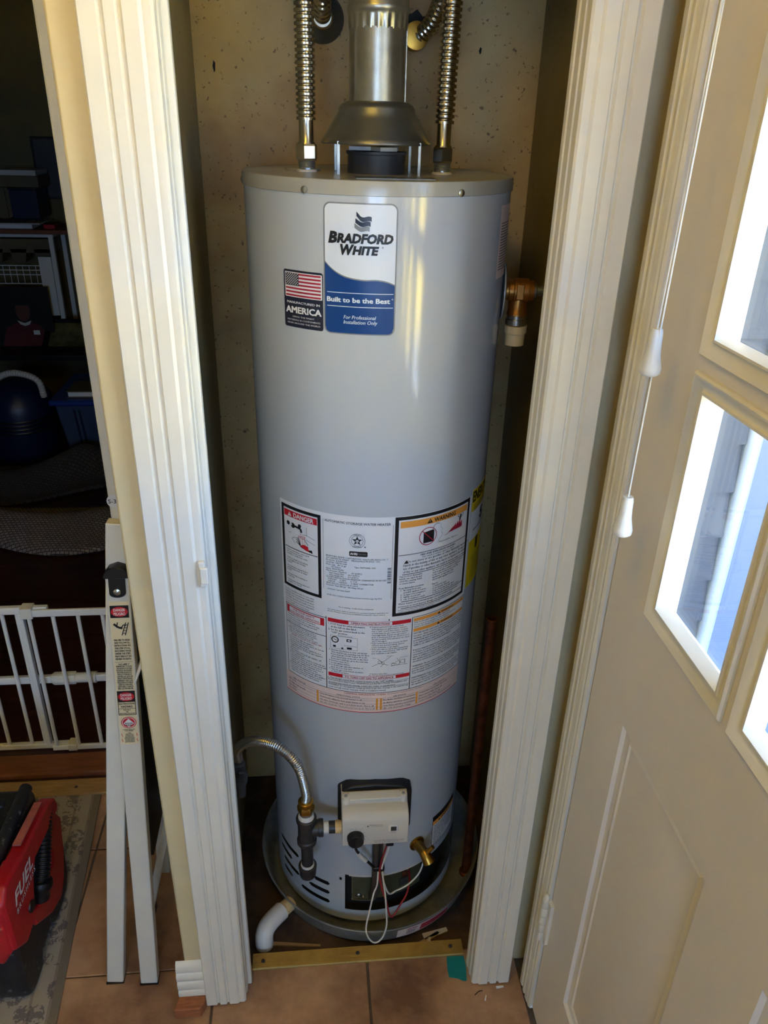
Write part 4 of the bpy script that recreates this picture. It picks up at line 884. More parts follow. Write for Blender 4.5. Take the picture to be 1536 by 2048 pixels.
# relief valve on the right side
a = RAD(82); N = Vector((math.sin(a), -math.cos(a), 0)); zt = 1.421
rv = on_jacket(82, zt, 0.0, 0.0, prof=[(0.050, 0.0), (0.050, 0.002), (0.046, 0.004), (0.016, 0.005), (0.016, 0.006)], name='relief_valve', m='jackettop', n=40); rv['label'] = 'bronze relief valve with a cream outlet stub'
c0 = Vector(cyl(82, zt, RT)) 
MB().tube([c0 + N * t for t in (0.004, 0.012, 0.013, 0.020, 0.021, 0.046, 0.047, 0.056)], [0.0165, 0.0165, 0.0195, 0.0195, 0.0215, 0.0215, 0.0185, 0.0180], 24).build('valve_body', 'bronze', rv, smooth=True, ang=35)
tn = Vector((math.cos(a), math.sin(a), 0))
pm = c0 + N * 0.031 - tn * 0.0218
bx = MB(); bx.beam(pm + Vector((0, 0, -0.012)), pm + Vector((0, 0, 0.014)), N, 0.013, 0.003); bx.build('name_plate', 'bronze', rv, bevel=0.001)
MB().tube([c0 + N * t for t in (0.056, 0.060, 0.062, 0.074)], [0.0135, 0.0135, 0.0100, 0.0085], 16).build('valve_bonnet', 'zinc', rv, smooth=True, ang=40)
MB().beam(c0 + N * 0.070 + Vector((0, 0, 0.010)), c0 + N * 0.082 + Vector((0, 0, -0.032)), tn, 0.012, 0.003).build('test_lever', 'zinc', rv)
pv = c0 + N * 0.031
MB().lathe([(0.0165, zt - 0.010), (0.0165, zt - 0.036), (0.0180, zt - 0.038), (0.0180, zt - 0.042)], (pv.x, pv.y, 0), n=24).build('valve_outlet', 'bronze', rv, smooth=True, ang=40)
MB().lathe([(0.0165, zt - 0.042), (0.0165, zt - 0.048), (0.0190, zt - 0.049), (0.0190, zt - 0.058), (0.0165, zt - 0.060)], (pv.x, pv.y, 0), n=24).build('outlet_nut', 'screw', rv, smooth=True, ang=40)
MB().lathe([(0.0205, zt - 0.060), (0.0205, zt - 0.073), (0.0180, zt - 0.074), (0.0175, zt - 0.095), (0.0150, zt - 0.095), (0.0150, zt - 0.070)], (pv.x, pv.y, 0), n=28).build('outlet_stub', 'cpvc', rv, smooth=True, ang=40)

# ================================================================== FLUE PIPE
fp_ = thing('flue_pipe', 'galvanized metal flue pipe rising from the draft hood', 'pipe', (CX - 0.004, CY, 1.709))
prof = [(0.0445, 1.7085), (0.0445, 1.808)]
MB().lathe(prof, (CX - 0.004, CY, 0), n=64, caps=False).build('lower_pipe', 'galv', fp_, smooth=True)
cr_ = MB(); n = 96
for j, (z, am, r) in enumerate(((1.806, 0.0016, 0.0440), (1.814, 0.0014, 0.0450), (1.824, 0.0004, 0.0462), (1.828, 0.0, 0.0466), (1.829, 0.0, 0.0480), (1.836, 0, 0.0482), (1.838, 0, 0.0470), (2.44, 0, 0.0470))):
    for i in range(n):
        a = 2 * PI * i / n; rr = r + am * math.sin(a * 22); cr_.v.append((CX - 0.004 + rr * math.cos(a), CY + rr * math.sin(a), z))
for j in range(7):
    for i in range(n): cr_.f.append((j * n + i, j * n + (i + 1) % n, (j + 1) * n + (i + 1) % n, (j + 1) * n + i))
cr_.build('upper_pipe', 'galv', fp_, smooth=True, ang=60)
MB().beam((CX - 0.004 + 0.0445, CY - 0.004, 1.7085), (CX - 0.004 + 0.0445, CY - 0.004, 1.81), (0, 1, 0), 0.004, 0.002).build('lock_seam', 'galv', fp_)

# ================================================================== WATER HOSES
def hose(xh, pts, end, wide, label):
    t = thing('water_hose', label, 'hose', (xh, CY, 1.604))
    nb = MB().lathe([(0.0135, 1.6045), (0.0135, 1.622)], (xh, CY, 0), n=24)
    for k in range(5): nb.lathe([(0.0135, 1.610 + k * 0.0026), (0.0143, 1.6113 + k * 0.0026), (0.0135, 1.6126 + k * 0.0026)], (xh, CY, 0), n=24, caps=False)
    nb.build('nipple', 'zinc', t, smooth=True, ang=30)
    MB().lathe([(0.017, 1.6042), (0.017, 1.606), (0.014, 1.608)], (xh, CY, 0), n=24).build('nipple_seal', 'tape_ptfe', t, smooth=True)
    nt_ = MB(); nt_.hexnut((xh, CY, 1.6335), 0.0180, 0.024, 'z', RAD(18)); nt_.lathe([(0.0145, 1.644), (0.0135, 1.648)], (xh, CY, 0), n=24)
    nt_.build('hex_nut', 'steel', t)
    MB().lathe([(0.0132, 1.6455), (0.0118, 1.6475), (0.0118, 1.682)], (xh, CY, 0), n=24).build('sleeve', 'steel', t, smooth=True)
    ribbed([(xh, CY, 1.680)] + pts, 0.0086, 0.0125, 0.0158, n=20, per=8, flatr=0.55).build('corrugated_tube', 'steel', t, smooth=True, ang=75)
    ex, ey, ez = end
    if wide:
        MB().lathe([(0.040, 1.6598), (0.040, 1.656), (0.034, 1.650), (0.022, 1.646), (0.019, 1.640)], (ex, 0, ez), axis='y', n=40, caps=False).build('wall_flange', 'hood', t, smooth=True, ang=60)
        MB().lathe([(0.0185, 1.655), (0.0190, 1.632), (0.0160, 1.628)], (ex, 0, ez), axis='y', n=24).build('end_fitting', 'steel', t, smooth=True)
    else:
        MB().lathe([(0.015, 1.6598), (0.015, 1.636)], (ex, 0, ez), axis='y', n=20).build('wall_stub', 'copper', t, smooth=True)
        MB().lathe([(0.017, 1.642), (0.0225, 1.640), (0.0235, 1.632), (0.0215, 1.629), (0.0215, 1.616), (0.0235, 1.613), (0.0225, 1.606), (0.0165, 1.605)], (ex + 0.004, 0, ez), axis='y', n=28).build('end_nut', 'brassfit', t, smooth=True, ang=35)
    return t
hose(0.003, [(0.003, CY, 1.75), (0.003, CY, 1.90), (0.008, CY + 0.02, 1.985), (0.020, CY + 0.08, 2.030), (0.032, CY + 0.14, 1.99), (0.036, CY + 0.18, 1.91), (0.036, CY + 0.215, 1.862), (0.036, CY + 0.245, 1.846)], (0.036, 1.66, 1.845), True, 'corrugated steel water hose whose wall end sits in a wide round flange')
hose(0.228, [(0.229, CY, 1.75), (0.232, CY, 1.90), (0.236, CY + 0.01, 1.975), (0.245, CY + 0.06, 2.015), (0.250, CY + 0.12, 1.975), (0.246, CY + 0.16, 1.90), (0.232, CY + 0.195, 1.845), (0.213, CY + 0.225, 1.822), (0.206, CY + 0.245, 1.820)], (0.200, 1.66, 1.820), False, 'corrugated steel water hose whose wall end is held by a brass nut')

# ================================================================== GAS LINE
gt = thing('gas_pipe', 'black iron gas tee with a capped drip leg beside the control', 'pipe', (-0.024, 1.130, 0.228))
gx, gy = -0.0242, 1.130
MB().lathe([(0.0185, 0.333), (0.0205, 0.335), (0.0205, 0.343), (0.0180, 0.346), (0.0180, 0.394), (0.0210, 0.397), (0.0210, 0.405), (0.0185, 0.407)], (gx, gy, 0), n=28).build('tee', 'blackpipe', gt, smooth=True, ang=35)
MB().lathe([(0.0150, gx + 0.008), (0.0170, gx + 0.020), (0.0170, gx + 0.024), (0.0185, gx + 0.025), (0.0185, gx + 0.034), (0.0165, gx + 0.035)], (0, gy, 0.373), axis='x', n=28).build('tee_branch', 'blackpipe', gt, smooth=True, ang=35)
MB().lathe([(0.0128, gx + 0.034), (0.0128, gx + 0.046)], (0, gy, 0.373), axis='x', n=20).build('thread_seal', 'tape_ptfe', gt, smooth=True)
MB().lathe([(0.0128, gx + 0.045), (0.0128, gx + 0.060)], (0, gy, 0.373), axis='x', n=20).build('nipple', 'blackpipe', gt, smooth=True)
MB().lathe([(0.0135, gx + 0.059), (0.0140, gx + 0.066), (0.0120, 0.0482)], (0, gy, 0.373), axis='x', n=20).build('valve_seal', 'pvccream', gt, smooth=True)
MB().lathe([(0.0128, 0.250), (0.0128, 0.336)], (gx, gy, 0), n=20).build('drip_leg', 'blackpipe', gt, smooth=True)
MB().lathe([(0.0133, 0.327), (0.0135, 0.334)], (gx, gy, 0), n=20).build('thread_seal', 'tape_ptfe', gt, smooth=True)
MB().lathe([(0.0145, 0.262), (0.0140, 0.270)], (gx, gy, 0), n=20).build('thread_seal', 'tape_ptfe', gt, smooth=True)
MB().lathe([(0.001, 0.228), (0.012, 0.229), (0.0170, 0.234), (0.0180, 0.240), (0.0180, 0.256), (0.0195, 0.257), (0.0195, 0.263), (0.0165, 0.264)], (gx, gy, 0), n=28).build('pipe_cap', 'blackpipe', gt, smooth=True, ang=35)
gh = thing('gas_hose', 'thin corrugated steel gas hose arching to the black tee', 'hose', (gx, gy, 0.407))
MB().lathe([(0.0165, 0.4065), (0.0160, 0.412), (0.0140, 0.417)], (gx, gy, 0), n=24).build('thread_seal', 'tape_ptfe', gh, smooth=True)
MB().lathe([(0.0135, 0.414), (0.0135, 0.424)], (gx, gy, 0), n=20).build('adapter', 'zinc', gh, smooth=True)
hn = MB(); hn.hexnut((gx, gy, 0.433), 0.0175, 0.018); hn.lathe([(0.0150, 0.441), (0.0155, 0.452), (0.0120, 0.454)], (gx, gy, 0), n=24)
hn.build('flare_nut', 'brassfit', gh, smooth=True, ang=35)
ribbed([(gx, gy, 0.448), (-0.0235, 1.130, 0.481), (-0.0385, 1.134, 0.546), (-0.0723, 1.150, 0.578), (-0.1150, 1.180, 0.570), (-0.1480, 1.210, 0.537), (-0.1660, 1.235, 0.495), (-0.1680, 1.250, 0.455)], 0.0042, 0.0088, 0.0106, n=14, per=4, flatr=0.5).build('corrugated_tube', 'steelgas', gh, smooth=True, ang=80)
gv = thing('gas_shutoff_valve', 'dull grey gas shut-off valve low on the closet side wall', 'valve', (-0.168, 1.250, 0.352))  # shadow on the valve is put into its metal colour
MB().lathe([(0.0120, 0.448), (0.0150, 0.446), (0.0150, 0.432), (0.0110, 0.430), (0.0110, 0.424)], (-0.168, 1.250, 0), n=16).build('union_nut', 'shaded', gv, smooth=True, ang=35)
MB().lathe([(0.0110, 0.424), (0.0165, 0.420), (0.0180, 0.405), (0.0165, 0.390), (0.0110, 0.386), (0.0110, 0.352)], (-0.168, 1.250, 0), n=20).build('valve_body', 'shaded', gv, smooth=True, ang=45)
MB().lathe([(0.0090, -0.1995), (0.0090, -0.176)], (0, 1.250, 0.405), axis='x', n=16).build('wall_stub', 'blackpipe', gv, smooth=True)
MB().beam((-0.162, 1.235, 0.405), (-0.158, 1.216, 0.450), (1, 0, 0), 0.012, 0.004).build('lever', 'shaded', gv)
# ================================================================== DRAIN PAN AND PIPES
PX, PY, PK = CX + 0.013, CY - 0.006, 0.006
pan = thing('drain_pan', 'round galvanized drain pan under the water heater', 'pan', (PX, PY, -0.015))
MB().lathe([(0.001, -0.0145), (0.242, -0.0145), (0.250, -0.012), (0.258, 0.000), (0.2715, 0.052), (0.2745, 0.0535), (0.2755, 0.0515), (0.2745, 0.0490), (0.2725, 0.0485), (0.2595, -0.002), (0.252, -0.0145), (0.242, -0.0150), (0.001, -0.0150)], (PX, PY, 0), n=120, caps=False).build('pan_body', 'galvpan', pan, smooth=True, ang=50)
def panfn(lv):
    def f(u, v):
        t = (v + 0.002) / 0.0505; r = 0.2595 + 0.013 * t + 0.0005 + 0.0003 * lv
        a = RAD(u); return (PX + r * math.sin(a), PY - r * math.cos(a), v)
    return f
sk = MB(); n = 24
for i in range(n + 1): u = 9 + 30 * i / n; sk.v += [panfn(0)(u, 0.002), panfn(0)(u, 0.040)]
for i in range(n): sk.f.append((2 * i, 2 * i + 2, 2 * i + 3, 2 * i + 1))
so = flat(sk, 'pan_sticker', 'pink', pan, label='red and white printed sticker on the pan wall')
bc = MB()
for k in range(16):
    u = 14 + k * 0.32
    if k % 4 != 2: bc.add([panfn(1)(u, 0.008), panfn(1)(u + 0.16, 0.008), panfn(1)(u + 0.16, 0.026), panfn(1)(u, 0.026)], [(0, 1, 2, 3)])
flat(bc, 'barcode', 'ink', so, kind='stuff')
rb = MB()
for i in range(18): rb.v += [panfn(1)(21.5 + i, 0.006), panfn(1)(21.5 + i, 0.034)]
for i in range(17): rb.f.append((2 * i, 2 * i + 2, 2 * i + 3, 2 * i + 1))
rb.add([panfn(1)(14, 0.029), panfn(1)(19.5, 0.029), panfn(1)(19.5, 0.033), panfn(1)(14, 0.033)], [(0, 1, 2, 3)])
flat(rb, 'red_print', 'flagred', so, kind='stuff')
pp_ = thing('drain_pipe', 'white plastic drain elbow running from the pan to the floor', 'pipe', (-0.128, 1.140, -0.015))
MB().tube(curve([(-0.068, 1.2185, 0.026), (-0.076, 1.209, 0.027), (-0.088, 1.198, 0.029)], 0.004), 0.0165, 24).build('adapter', 'pvccream', pp_, smooth=True, ang=50)
MB().tube(curve([(-0.0865, 1.1995, 0.029), (-0.0900, 1.1960, 0.029)], 0.001), 0.0185, 24).build('adapter_collar', 'pvccream', pp_, smooth=True, ang=50)
MB().tube(curve([(-0.089, 1.197, 0.029), (-0.110, 1.173, 0.031), (-0.122, 1.157, 0.029), (-0.127, 1.148, 0.019), (-0.128, 1.145, 0.006), (-0.128, 1.144, -0.0145)], 0.003), 0.0205, 28).build('elbow', 'pvc', pp_, smooth=True, ang=60)
cpp = thing('copper_pipe', 'old open-topped copper pipe standing in the dark closet corner', 'pipe', (0.370, 1.300, -0.015))
MB().lathe([(0.0112, -0.0148), (0.0112, 0.760), (0.0122, 0.763), (0.0110, 0.764), (0.0095, 0.764), (0.0095, 0.60)], (0.370, 1.300, 0), n=24, caps=False).build('tube', 'copper', cpp, smooth=True, ang=50)
MB().lathe([(0.0165, -0.0150), (0.0165, -0.008), (0.0114, -0.006)], (0.370, 1.300, 0), n=24, caps=False).build('floor_flange', 'copper', cpp, smooth=True)

# ================================================================== SMALL FLOOR THINGS
tpm = MB(); N_ = 7
edge = [(0.283, 1.0745), (0.300, 1.0750), (0.322, 1.0735), (0.3225, 1.050), (0.319, 1.020), (0.316, 1.0165), (0.309, 1.0185), (0.300, 1.0235), (0.290, 1.026), (0.281, 1.028), (0.280, 1.045)]
tpm.prism(edge, 'z', 0.0003, 0.0010)
tag(tpm.build('tape_piece', 'teal'), 'torn piece of teal painter\'s tape on the tile by the casing', 'tape')
wbm = MB(); wbm.prism([(-0.305, 0.985), (-0.252, 0.985), (-0.2435, 1.000), (-0.2435, 1.024), (-0.297, 1.024)], 'z', 0.0005, 0.029)
tag(wbm.build('wood_block', 'woodblk', bevel=0.002), 'rough brown wood block under the baseboard end', 'wood block')
rnd = random.Random(3)
def scrap(x, y, L, a, m, z=-0.0148, w=0.008, h=0.004):
    mb = MB().beam((x - L / 2 * math.cos(a), y - L / 2 * math.sin(a), z + h / 2), (x + L / 2 * math.cos(a), y + L / 2 * math.sin(a), z + h / 2), (-math.sin(a), math.cos(a), 0), w, h, w * 0.6)
    return mb.build('wood_scrap', m)
tag(scrap(-0.055, 1.138, 0.110, -0.12, 'pine'), 'long pale wood splinter on the closet floor by the drain elbow', 'wood scrap')
tag(scrap(0.245, 1.126, 0.070, 0.5, 'pine', w=0.012), 'pale wood sliver beside the pan on the closet floor', 'wood scrap')
tag(scrap(0.268, 1.142, 0.060, 0.25, 'ctrl', w=0.016), 'flat white plaster chip beside the pan on the closet floor', 'plaster chip')
tag(scrap(0.250, 1.120, 0.022, 1.3, 'ctrl', w=0.009, h=0.008), 'stubby white plug lying behind the brass threshold', 'plug')
tag(MB().tube(curve([(0.330, 0.985, 0.0014), (0.340, 0.992, 0.0014), (0.349, 0.993, 0.0014)], 0.003), 0.0009, 6).build('dark_splinter', 'blackmatte'), 'thin dark curved splinter on the brown tile near the door', 'splinter')
tag(scrap(0.352, 0.977, 0.012, 1.2, 'paper', z=0.0003, w=0.003, h=0.002), 'tiny white paint flake on the brown tile near the door', 'paint flake')
tag(scrap(0.388, 0.998, 0.016, 0.05, 'paper', z=0.0003, w=0.005, h=0.002), 'small white plaster crumb at the foot of the casing', 'plaster chip')

# ================================================================== STEP LADDER
ld = thing('step_ladder', 'folded white step ladder leaning by the doorway with safety labels', 'ladder', (-0.40, 1.10, 0))
A0, A1 = Vector((-0.371, 1.062, 0.0)), Vector((-0.3235, 1.120, 1.000)); tA = (A1 - A0).normalized()
ra = MB().beam(A0 + Vector((0, 0.012, 0.004)), A1 + Vector((0, 0.012, 0)), (1, 0, 0), 0.036, 0.024, 0.0385).build('front_rail', 'alum', ld, bevel=0.002)
B0, B1 = Vector((-0.4445, 1.082, 0.0)), Vector((-0.3177, 1.1534, 1.085))
MB().beam(B0 + Vector((0, 0, 0.004)), B1, (1, 0, 0), 0.035, 0.024, 0.035).build('rear_rail', 'alum', ld, bevel=0.002)
for p, q in ((A0, 0.036), (B0, 0.035)):
    B(p.x - q / 2 - 0.001, p.x + q / 2 + 0.001, p.y - 0.013 + (0.012 if p is A0 else 0), p.y + 0.013 + (0.012 if p is A0 else 0), 0.0005, 0.0045).build('foot_pad', 'black', ld)
# cap with rivet
cap = MB()
aL = lambda u, v, d: tuple(A0 + tA * v + Vector((1, 0, 0)) * u + Vector((0, -d, 0)))
ww = [(-0.021, 1.000), (-0.021, 1.006), (-0.014, 1.016), (0.0, 1.021), (0.014, 1.016), (0.021, 1.006), (0.021, 1.000)]
n = len(ww); cap.v = [aL(u, v, 0.004) for u, v in ww] + [aL(u, v, -0.028) for u, v in ww]; cap.f = [tuple(range(n)), tuple(range(n, 2 * n))] + [(i, (i + 1) % n, n + (i + 1) % n, n + i) for i in range(n)]
tt = [(-0.0135, 1.001), (-0.0135, 0.972)] + [(0.0135 * math.cos(PI + PI * i / 10), 0.972 + 0.008 * math.sin(PI + PI * i / 10)) for i in range(1, 10)] + [(0.0135, 0.972), (0.0135, 1.001)]
o_ = len(cap.v); n = len(tt); cap.v += [aL(u, v, 0.004) for u, v in tt] + [aL(u, v, -0.002) for u, v in tt]; cap.f += [tuple(range(o_, o_ + n)), tuple(range(o_ + n, o_ + 2 * n))] + [(o_ + i, o_ + (i + 1) % n, o_ + n + (i + 1) % n, o_ + n + i) for i in range(n)]
cpo = cap.build('end_cap', 'black', ld, bevel=0.001)
rvm = MB(); c = Vector(aL(0, 0.976, 0.004))
rvm.lathe([(0.0065, c.y), (0.006, c.y - 0.002), (0.003, c.y - 0.0035), (0.0003, c.y - 0.004)], (c.x, 0, c.z), axis='y', n=18); rvm.build('rivet', 'screw', cpo, smooth=True)
# long safety label on the rail
lb = MB(); L0, L1 = 0.655, 0.955
lb.v = [aL(-0.016, L0, 0.0006), aL(0.0165, L0, 0.0006), aL(0.0165, L1, 0.0006), aL(-0.0165, L1, 0.0006)]; lb.f = [(0, 1, 2, 3)]
lo_ = flat(lb, 'safety_label', 'labelbeige', ld, label='long cream label printed with ladder safety warnings')
def lr(m, u0, u1, v0, v1, d=0.0009): m.add([aL(u0, v0, d), aL(u1, v0, d), aL(u1, v1, d), aL(u0, v1, d)], [(0, 1, 2, 3)])
def le(m, u, v, ru, rv_, d): m.add([aL(u + ru * math.cos(2 * PI * i / 24), v + rv_ * math.sin(2 * PI * i / 24), d) for i in range(24)], [tuple(range(24))])
kb, kr, kw = MB(), MB(), MB(); fA = lambda d: (lambda u, v: aL(u, v, d))
for v in (0.9355, 0.7615):
    lr(kb, -0.0155, 0.0155, v - 0.012, v + 0.012); le(kr, 0, v, 0.0140, 0.0095, 0.0012)
    put(kw, fA(0.0015), 'DANGER', -0.0095, 0.0095, v + 0.0010, v + 0.0065, 0.02); put(kw, fA(0.0015), 'PELIGRO', -0.0095, 0.0095, v - 0.0065, v - 0.0010, 0.02)
def ll(m, pts, w, d=0.0012):
    for (a, b), (c_, e_) in zip(pts[:-1], pts[1:]):
        x, y = c_ - a, e_ - b; L = math.hypot(x, y); nx, ny = -y / L * w / 2, x / L * w / 2
        m.add([aL(a + nx, b + ny, d), aL(a - nx, b - ny, d), aL(c_ - nx, e_ - ny, d), aL(c_ + nx, e_ + ny, d)], [(0, 1, 2, 3)])
ll(kb, [(0.0015, 0.889), (0.0090, 0.914)], 0.0016); ll(kb, [(0.0070, 0.889), (0.0135, 0.914)], 0.0016)
for k in range(4): ll(kb, [(0.003 + k * 0.0016, 0.893 + k * 0.0055), (0.0082 + k * 0.0016, 0.893 + k * 0.0055)], 0.0012)
ll(kb, [(-0.011, 0.912), (-0.004, 0.905), (0.003, 0.903)], 0.0040); ll(kb, [(-0.006, 0.908), (-0.0045, 0.915)], 0.0018); ll(kb, [(0.001, 0.904), (0.005, 0.910), (0.009, 0.908)], 0.0018)
para(kb, fA(0.0012), ['FAILURE TO READ', 'AND FOLLOW ALL', 'INSTRUCTIONS ON', 'THIS STEP STOOL,', 'INCLUDING THOSE', 'UNDER THE STEPS,', 'MAY RESULT IN', 'INJURIES OR DEATH.'], -0.0125, 0.0140, 0.882, 0.838, bold=0.03, align='c', frac=0.66, aspect=1.0)
lr(kb, -0.0155, 0.0155, 0.8345, 0.8349)
para(kb, fA(0.0012), ['NO LEER Y', 'RESPETAR TODAS', 'LAS INSTRUCCIONES', 'DE ESTA ESCALERA', 'DE PELDANOS,', 'INCLUYENDO', 'AQUELLAS QUE SE', 'ENCUENTRAN', 'DEBAJO DE LOS', 'PELDANOS PUEDE', 'RESULTAR EN', 'LESIONES Y HASTA', 'EN LA MUERTE.'], -0.0125, 0.0140, 0.832, 0.7765, bold=0.03, align='c', frac=0.66, aspect=1.0)
for a, b, c_, d_ in ((-0.0155, 0.0155, 0.7210, 0.7222), (-0.0155, -0.0143, 0.7210, 0.7495), (0.0143, 0.0155, 0.7210, 0.7495), (-0.0155, 0.0155, 0.7350, 0.7358)): lr(kb, a, b, c_, d_)
para(kb, fA(0.0012), ['ELECTROCUTION', 'HAZARD'], -0.0135, 0.0135, 0.7490, 0.7365, bold=0.03, align='c', frac=0.6, aspect=1.0); para(kb, fA(0.0012), ['PELIGRO', 'DE', 'ELECTROCUCION'], -0.0135, 0.0135, 0.7345, 0.7225, bold=0.03, align='c', frac=0.6, aspect=1.0)
le(kr, 0.001, 0.7045, 0.0135, 0.0125, 0.0010); le(kw, 0.001, 0.7045, 0.0120, 0.0110, 0.0012); le(kr, 0.001, 0.7045, 0.0108, 0.0100, 0.0014); kw.add([aL(0.001, 0.7135, 0.0016), aL(-0.0085, 0.7030, 0.0016), aL(0.001, 0.6950, 0.0016), aL(0.0105, 0.7030, 0.0016)], [(0, 1, 2, 3)])
para(kb, fA(0.0019), ['WATCH FOR', 'WIRES'], -0.0060, 0.0080, 0.7050, 0.6970, bold=0.03, align='c', frac=0.7, aspect=1.0)
para(kb, fA(0.0012), ['CHECK AROUND', 'FOR CABLES'], -0.0110, 0.0120, 0.6905, 0.6845, bold=0.02, align='c', frac=0.66, aspect=1.0)
para(kb, fA(0.0012), ['THIS', 'STEP STOOL', 'CONDUCTS', 'ELECTRICITY.', 'ESTA ESCALERA', 'DE PELDANOS', 'CONDUCE LA', 'ELECTRICIDAD.'], -0.0090, 0.0105, 0.6825, 0.6595, bold=0.02, align='c', frac=0.66, aspect=1.0)
for u in (-0.0125, 0.0140):
    for v in (0.677, 0.665): ll(kr, [(u, v + 0.004), (u - 0.001, v), (u + 0.001, v - 0.001), (u, v - 0.004)], 0.0009)
flat(kb, 'black_print', 'ink', lo_, kind='stuff'); flat(kr, 'red_print', 'red', lo_, kind='stuff'); flat(kw, 'white_print', 'paper', lo_, kind='stuff')
# far side rail, steps and rear foot
MB().beam(Vector((-0.381, 1.336, 0.02)), Vector((-0.330, 1.400, 1.00)), (1, 0, 0), 0.030, 0.022).build('front_rail', 'alum', ld, bevel=0.002)
MB().beam(Vector((-0.394, 1.240, 0.028)), Vector((-0.3180, 1.290, 0.34)), (1, 0, 0), 0.018, 0.018).build('rear_rail', 'alum', ld, bevel=0.002)
B(-0.406, -0.385, 1.228, 1.251, 0.0005, 0.034).build('rubber_foot', 'black', ld, bevel=0.003)
for z in (0.44, 0.61, 0.78):
    p = A0.lerp(A1, z); MB().beam(p + Vector((0.004, 0.030, -0.10)), p + Vector((0.010, 0.032, 0.12)), (0, 1, 0), 0.01, 0.014).box(p.x + 0.003, p.x + 0.017, p.y + 0.026, p.y + 0.262, z - 0.10, z + 0.11).build('step', 'black', ld, bevel=0.002)
MB().beam(A0.lerp(A1, 0.785) + Vector((0.014, 0.006, 0)), A0.lerp(A1, 0.815) + Vector((0.030, 0.020, 0.01)), (0, 1, 0.3), 0.016, 0.006).build('latch_strap', 'ctrl2', ld, bevel=0.002)

# ================================================================== RUG
def rug_mat():
    m = bpy.data.materials.new('faded_floral_rug'); m.use_nodes = True; t = m.node_tree; b = t.nodes['Principled BSDF']; b.inputs['Roughness'].default_value = 0.95
    tc = t.nodes.new('ShaderNodeTexCoord'); sx = t.nodes.new('ShaderNodeSeparateXYZ'); t.links.new(tc.outputs['Object'], sx.inputs[0])
    def math_(op, a, b_=None):
        n = t.nodes.new('ShaderNodeMath'); n.operation = op
        for i, v in enumerate((a, b_)):
            if v is None: continue
            if isinstance(v, (int, float)): n.inputs[i].default_value = v
            else: t.links.new(v, n.inputs[i])
        return n.outputs[0]
    def mixc(f, a, c):
        n = t.nodes.new('ShaderNodeMix'); n.data_type = 'RGBA'; t.links.new(f, n.inputs[0])
        for i, v in ((6, a), (7, c)):
            if isinstance(v, tuple): n.inputs[i].default_value = (*lin(v), 1)
            else: t.links.new(v, n.inputs[i])
        return n.outputs[2]
    v1 = t.nodes.new('ShaderNodeTexVoronoi'); v1.inputs['Scale'].default_value = 26; t.links.new(tc.outputs['Object'], v1.inputs['Vector'])
    n1 = t.nodes.new('ShaderNodeTexNoise'); n1.inputs['Scale'].default_value = 95; n1.inputs['Detail'].default_value = 3; t.links.new(tc.outputs['Object'], n1.inputs['Vector'])
    n2 = t.nodes.new('ShaderNodeTexNoise'); n2.inputs['Scale'].default_value = 9; t.links.new(tc.outputs['Object'], n2.inputs['Vector'])
    petals = math_('MULTIPLY', math_('LESS_THAN', math_('ADD', v1.outputs['Distance'], math_('MULTIPLY', n1.outputs[0], 0.7)), 0.90), math_('GREATER_THAN', n1.outputs[0], 0.46))
    base = mixc(math_('MULTIPLY', n2.outputs[0], 0.8), (176, 166, 150), (140, 130, 118))
    col = mixc(math_('MULTIPLY', petals, 0.75), base, (92, 84, 92))
    pink = math_('MULTIPLY', math_('GREATER_THAN', n2.outputs[0], 0.56), math_('LESS_THAN', v1.outputs['Distance'], 0.22)); col = mixc(math_('MULTIPLY', pink, 0.6), col, (150, 96, 100))
    ed = math_('SUBTRACT', 0.53, sx.outputs[0])                     # distance from the long edge
    b1 = math_('MULTIPLY', math_('GREATER_THAN', ed, 0.018), math_('LESS_THAN', ed, 0.024)); b2 = math_('MULTIPLY', math_('GREATER_THAN', ed, 0.058), math_('LESS_THAN', ed, 0.064))
    col = mixc(math_('MULTIPLY', math_('ADD', b1, b2), 0.45), col, (96, 88, 84))
    outer = math_('LESS_THAN', ed, 0.018); col = mixc(outer, col, (124, 114, 100))
    t.links.new(col, b.inputs['Base Color'])
    bp = t.nodes.new('ShaderNodeBump'); bp.inputs['Strength'].default_value = 0.4; bp.inputs['Distance'].default_value = 0.002; t.links.new(n1.outputs[0], bp.inputs['Height']); t.links.new(bp.outputs[0], b.inputs['Normal'])
    return m
rg = MB().prism([(0.53, -0.75), (0.53, 0.60), (-0.53, 0.60), (-0.53, -0.75)], 'z', 0.0, 0.005)
me = bpy.data.meshes.new('rug'); me.from_pydata(rg.v, [], rg.f); me.materials.append(rug_mat()); rgo = bpy.data.objects.new('rug', me); COL.objects.link(rgo)
bm = bmesh.new(); bm.from_mesh(me); bmesh.ops.recalc_face_normals(bm, faces=bm.faces); bm.to_mesh(me); bm.free()
rgo.location = (-1.078, 0.995, 0.0005); rgo.rotation_euler = (0, 0, RAD(4.6)); tag(rgo, 'faded grey floral rug lying on the tiles before the gate', 'rug')

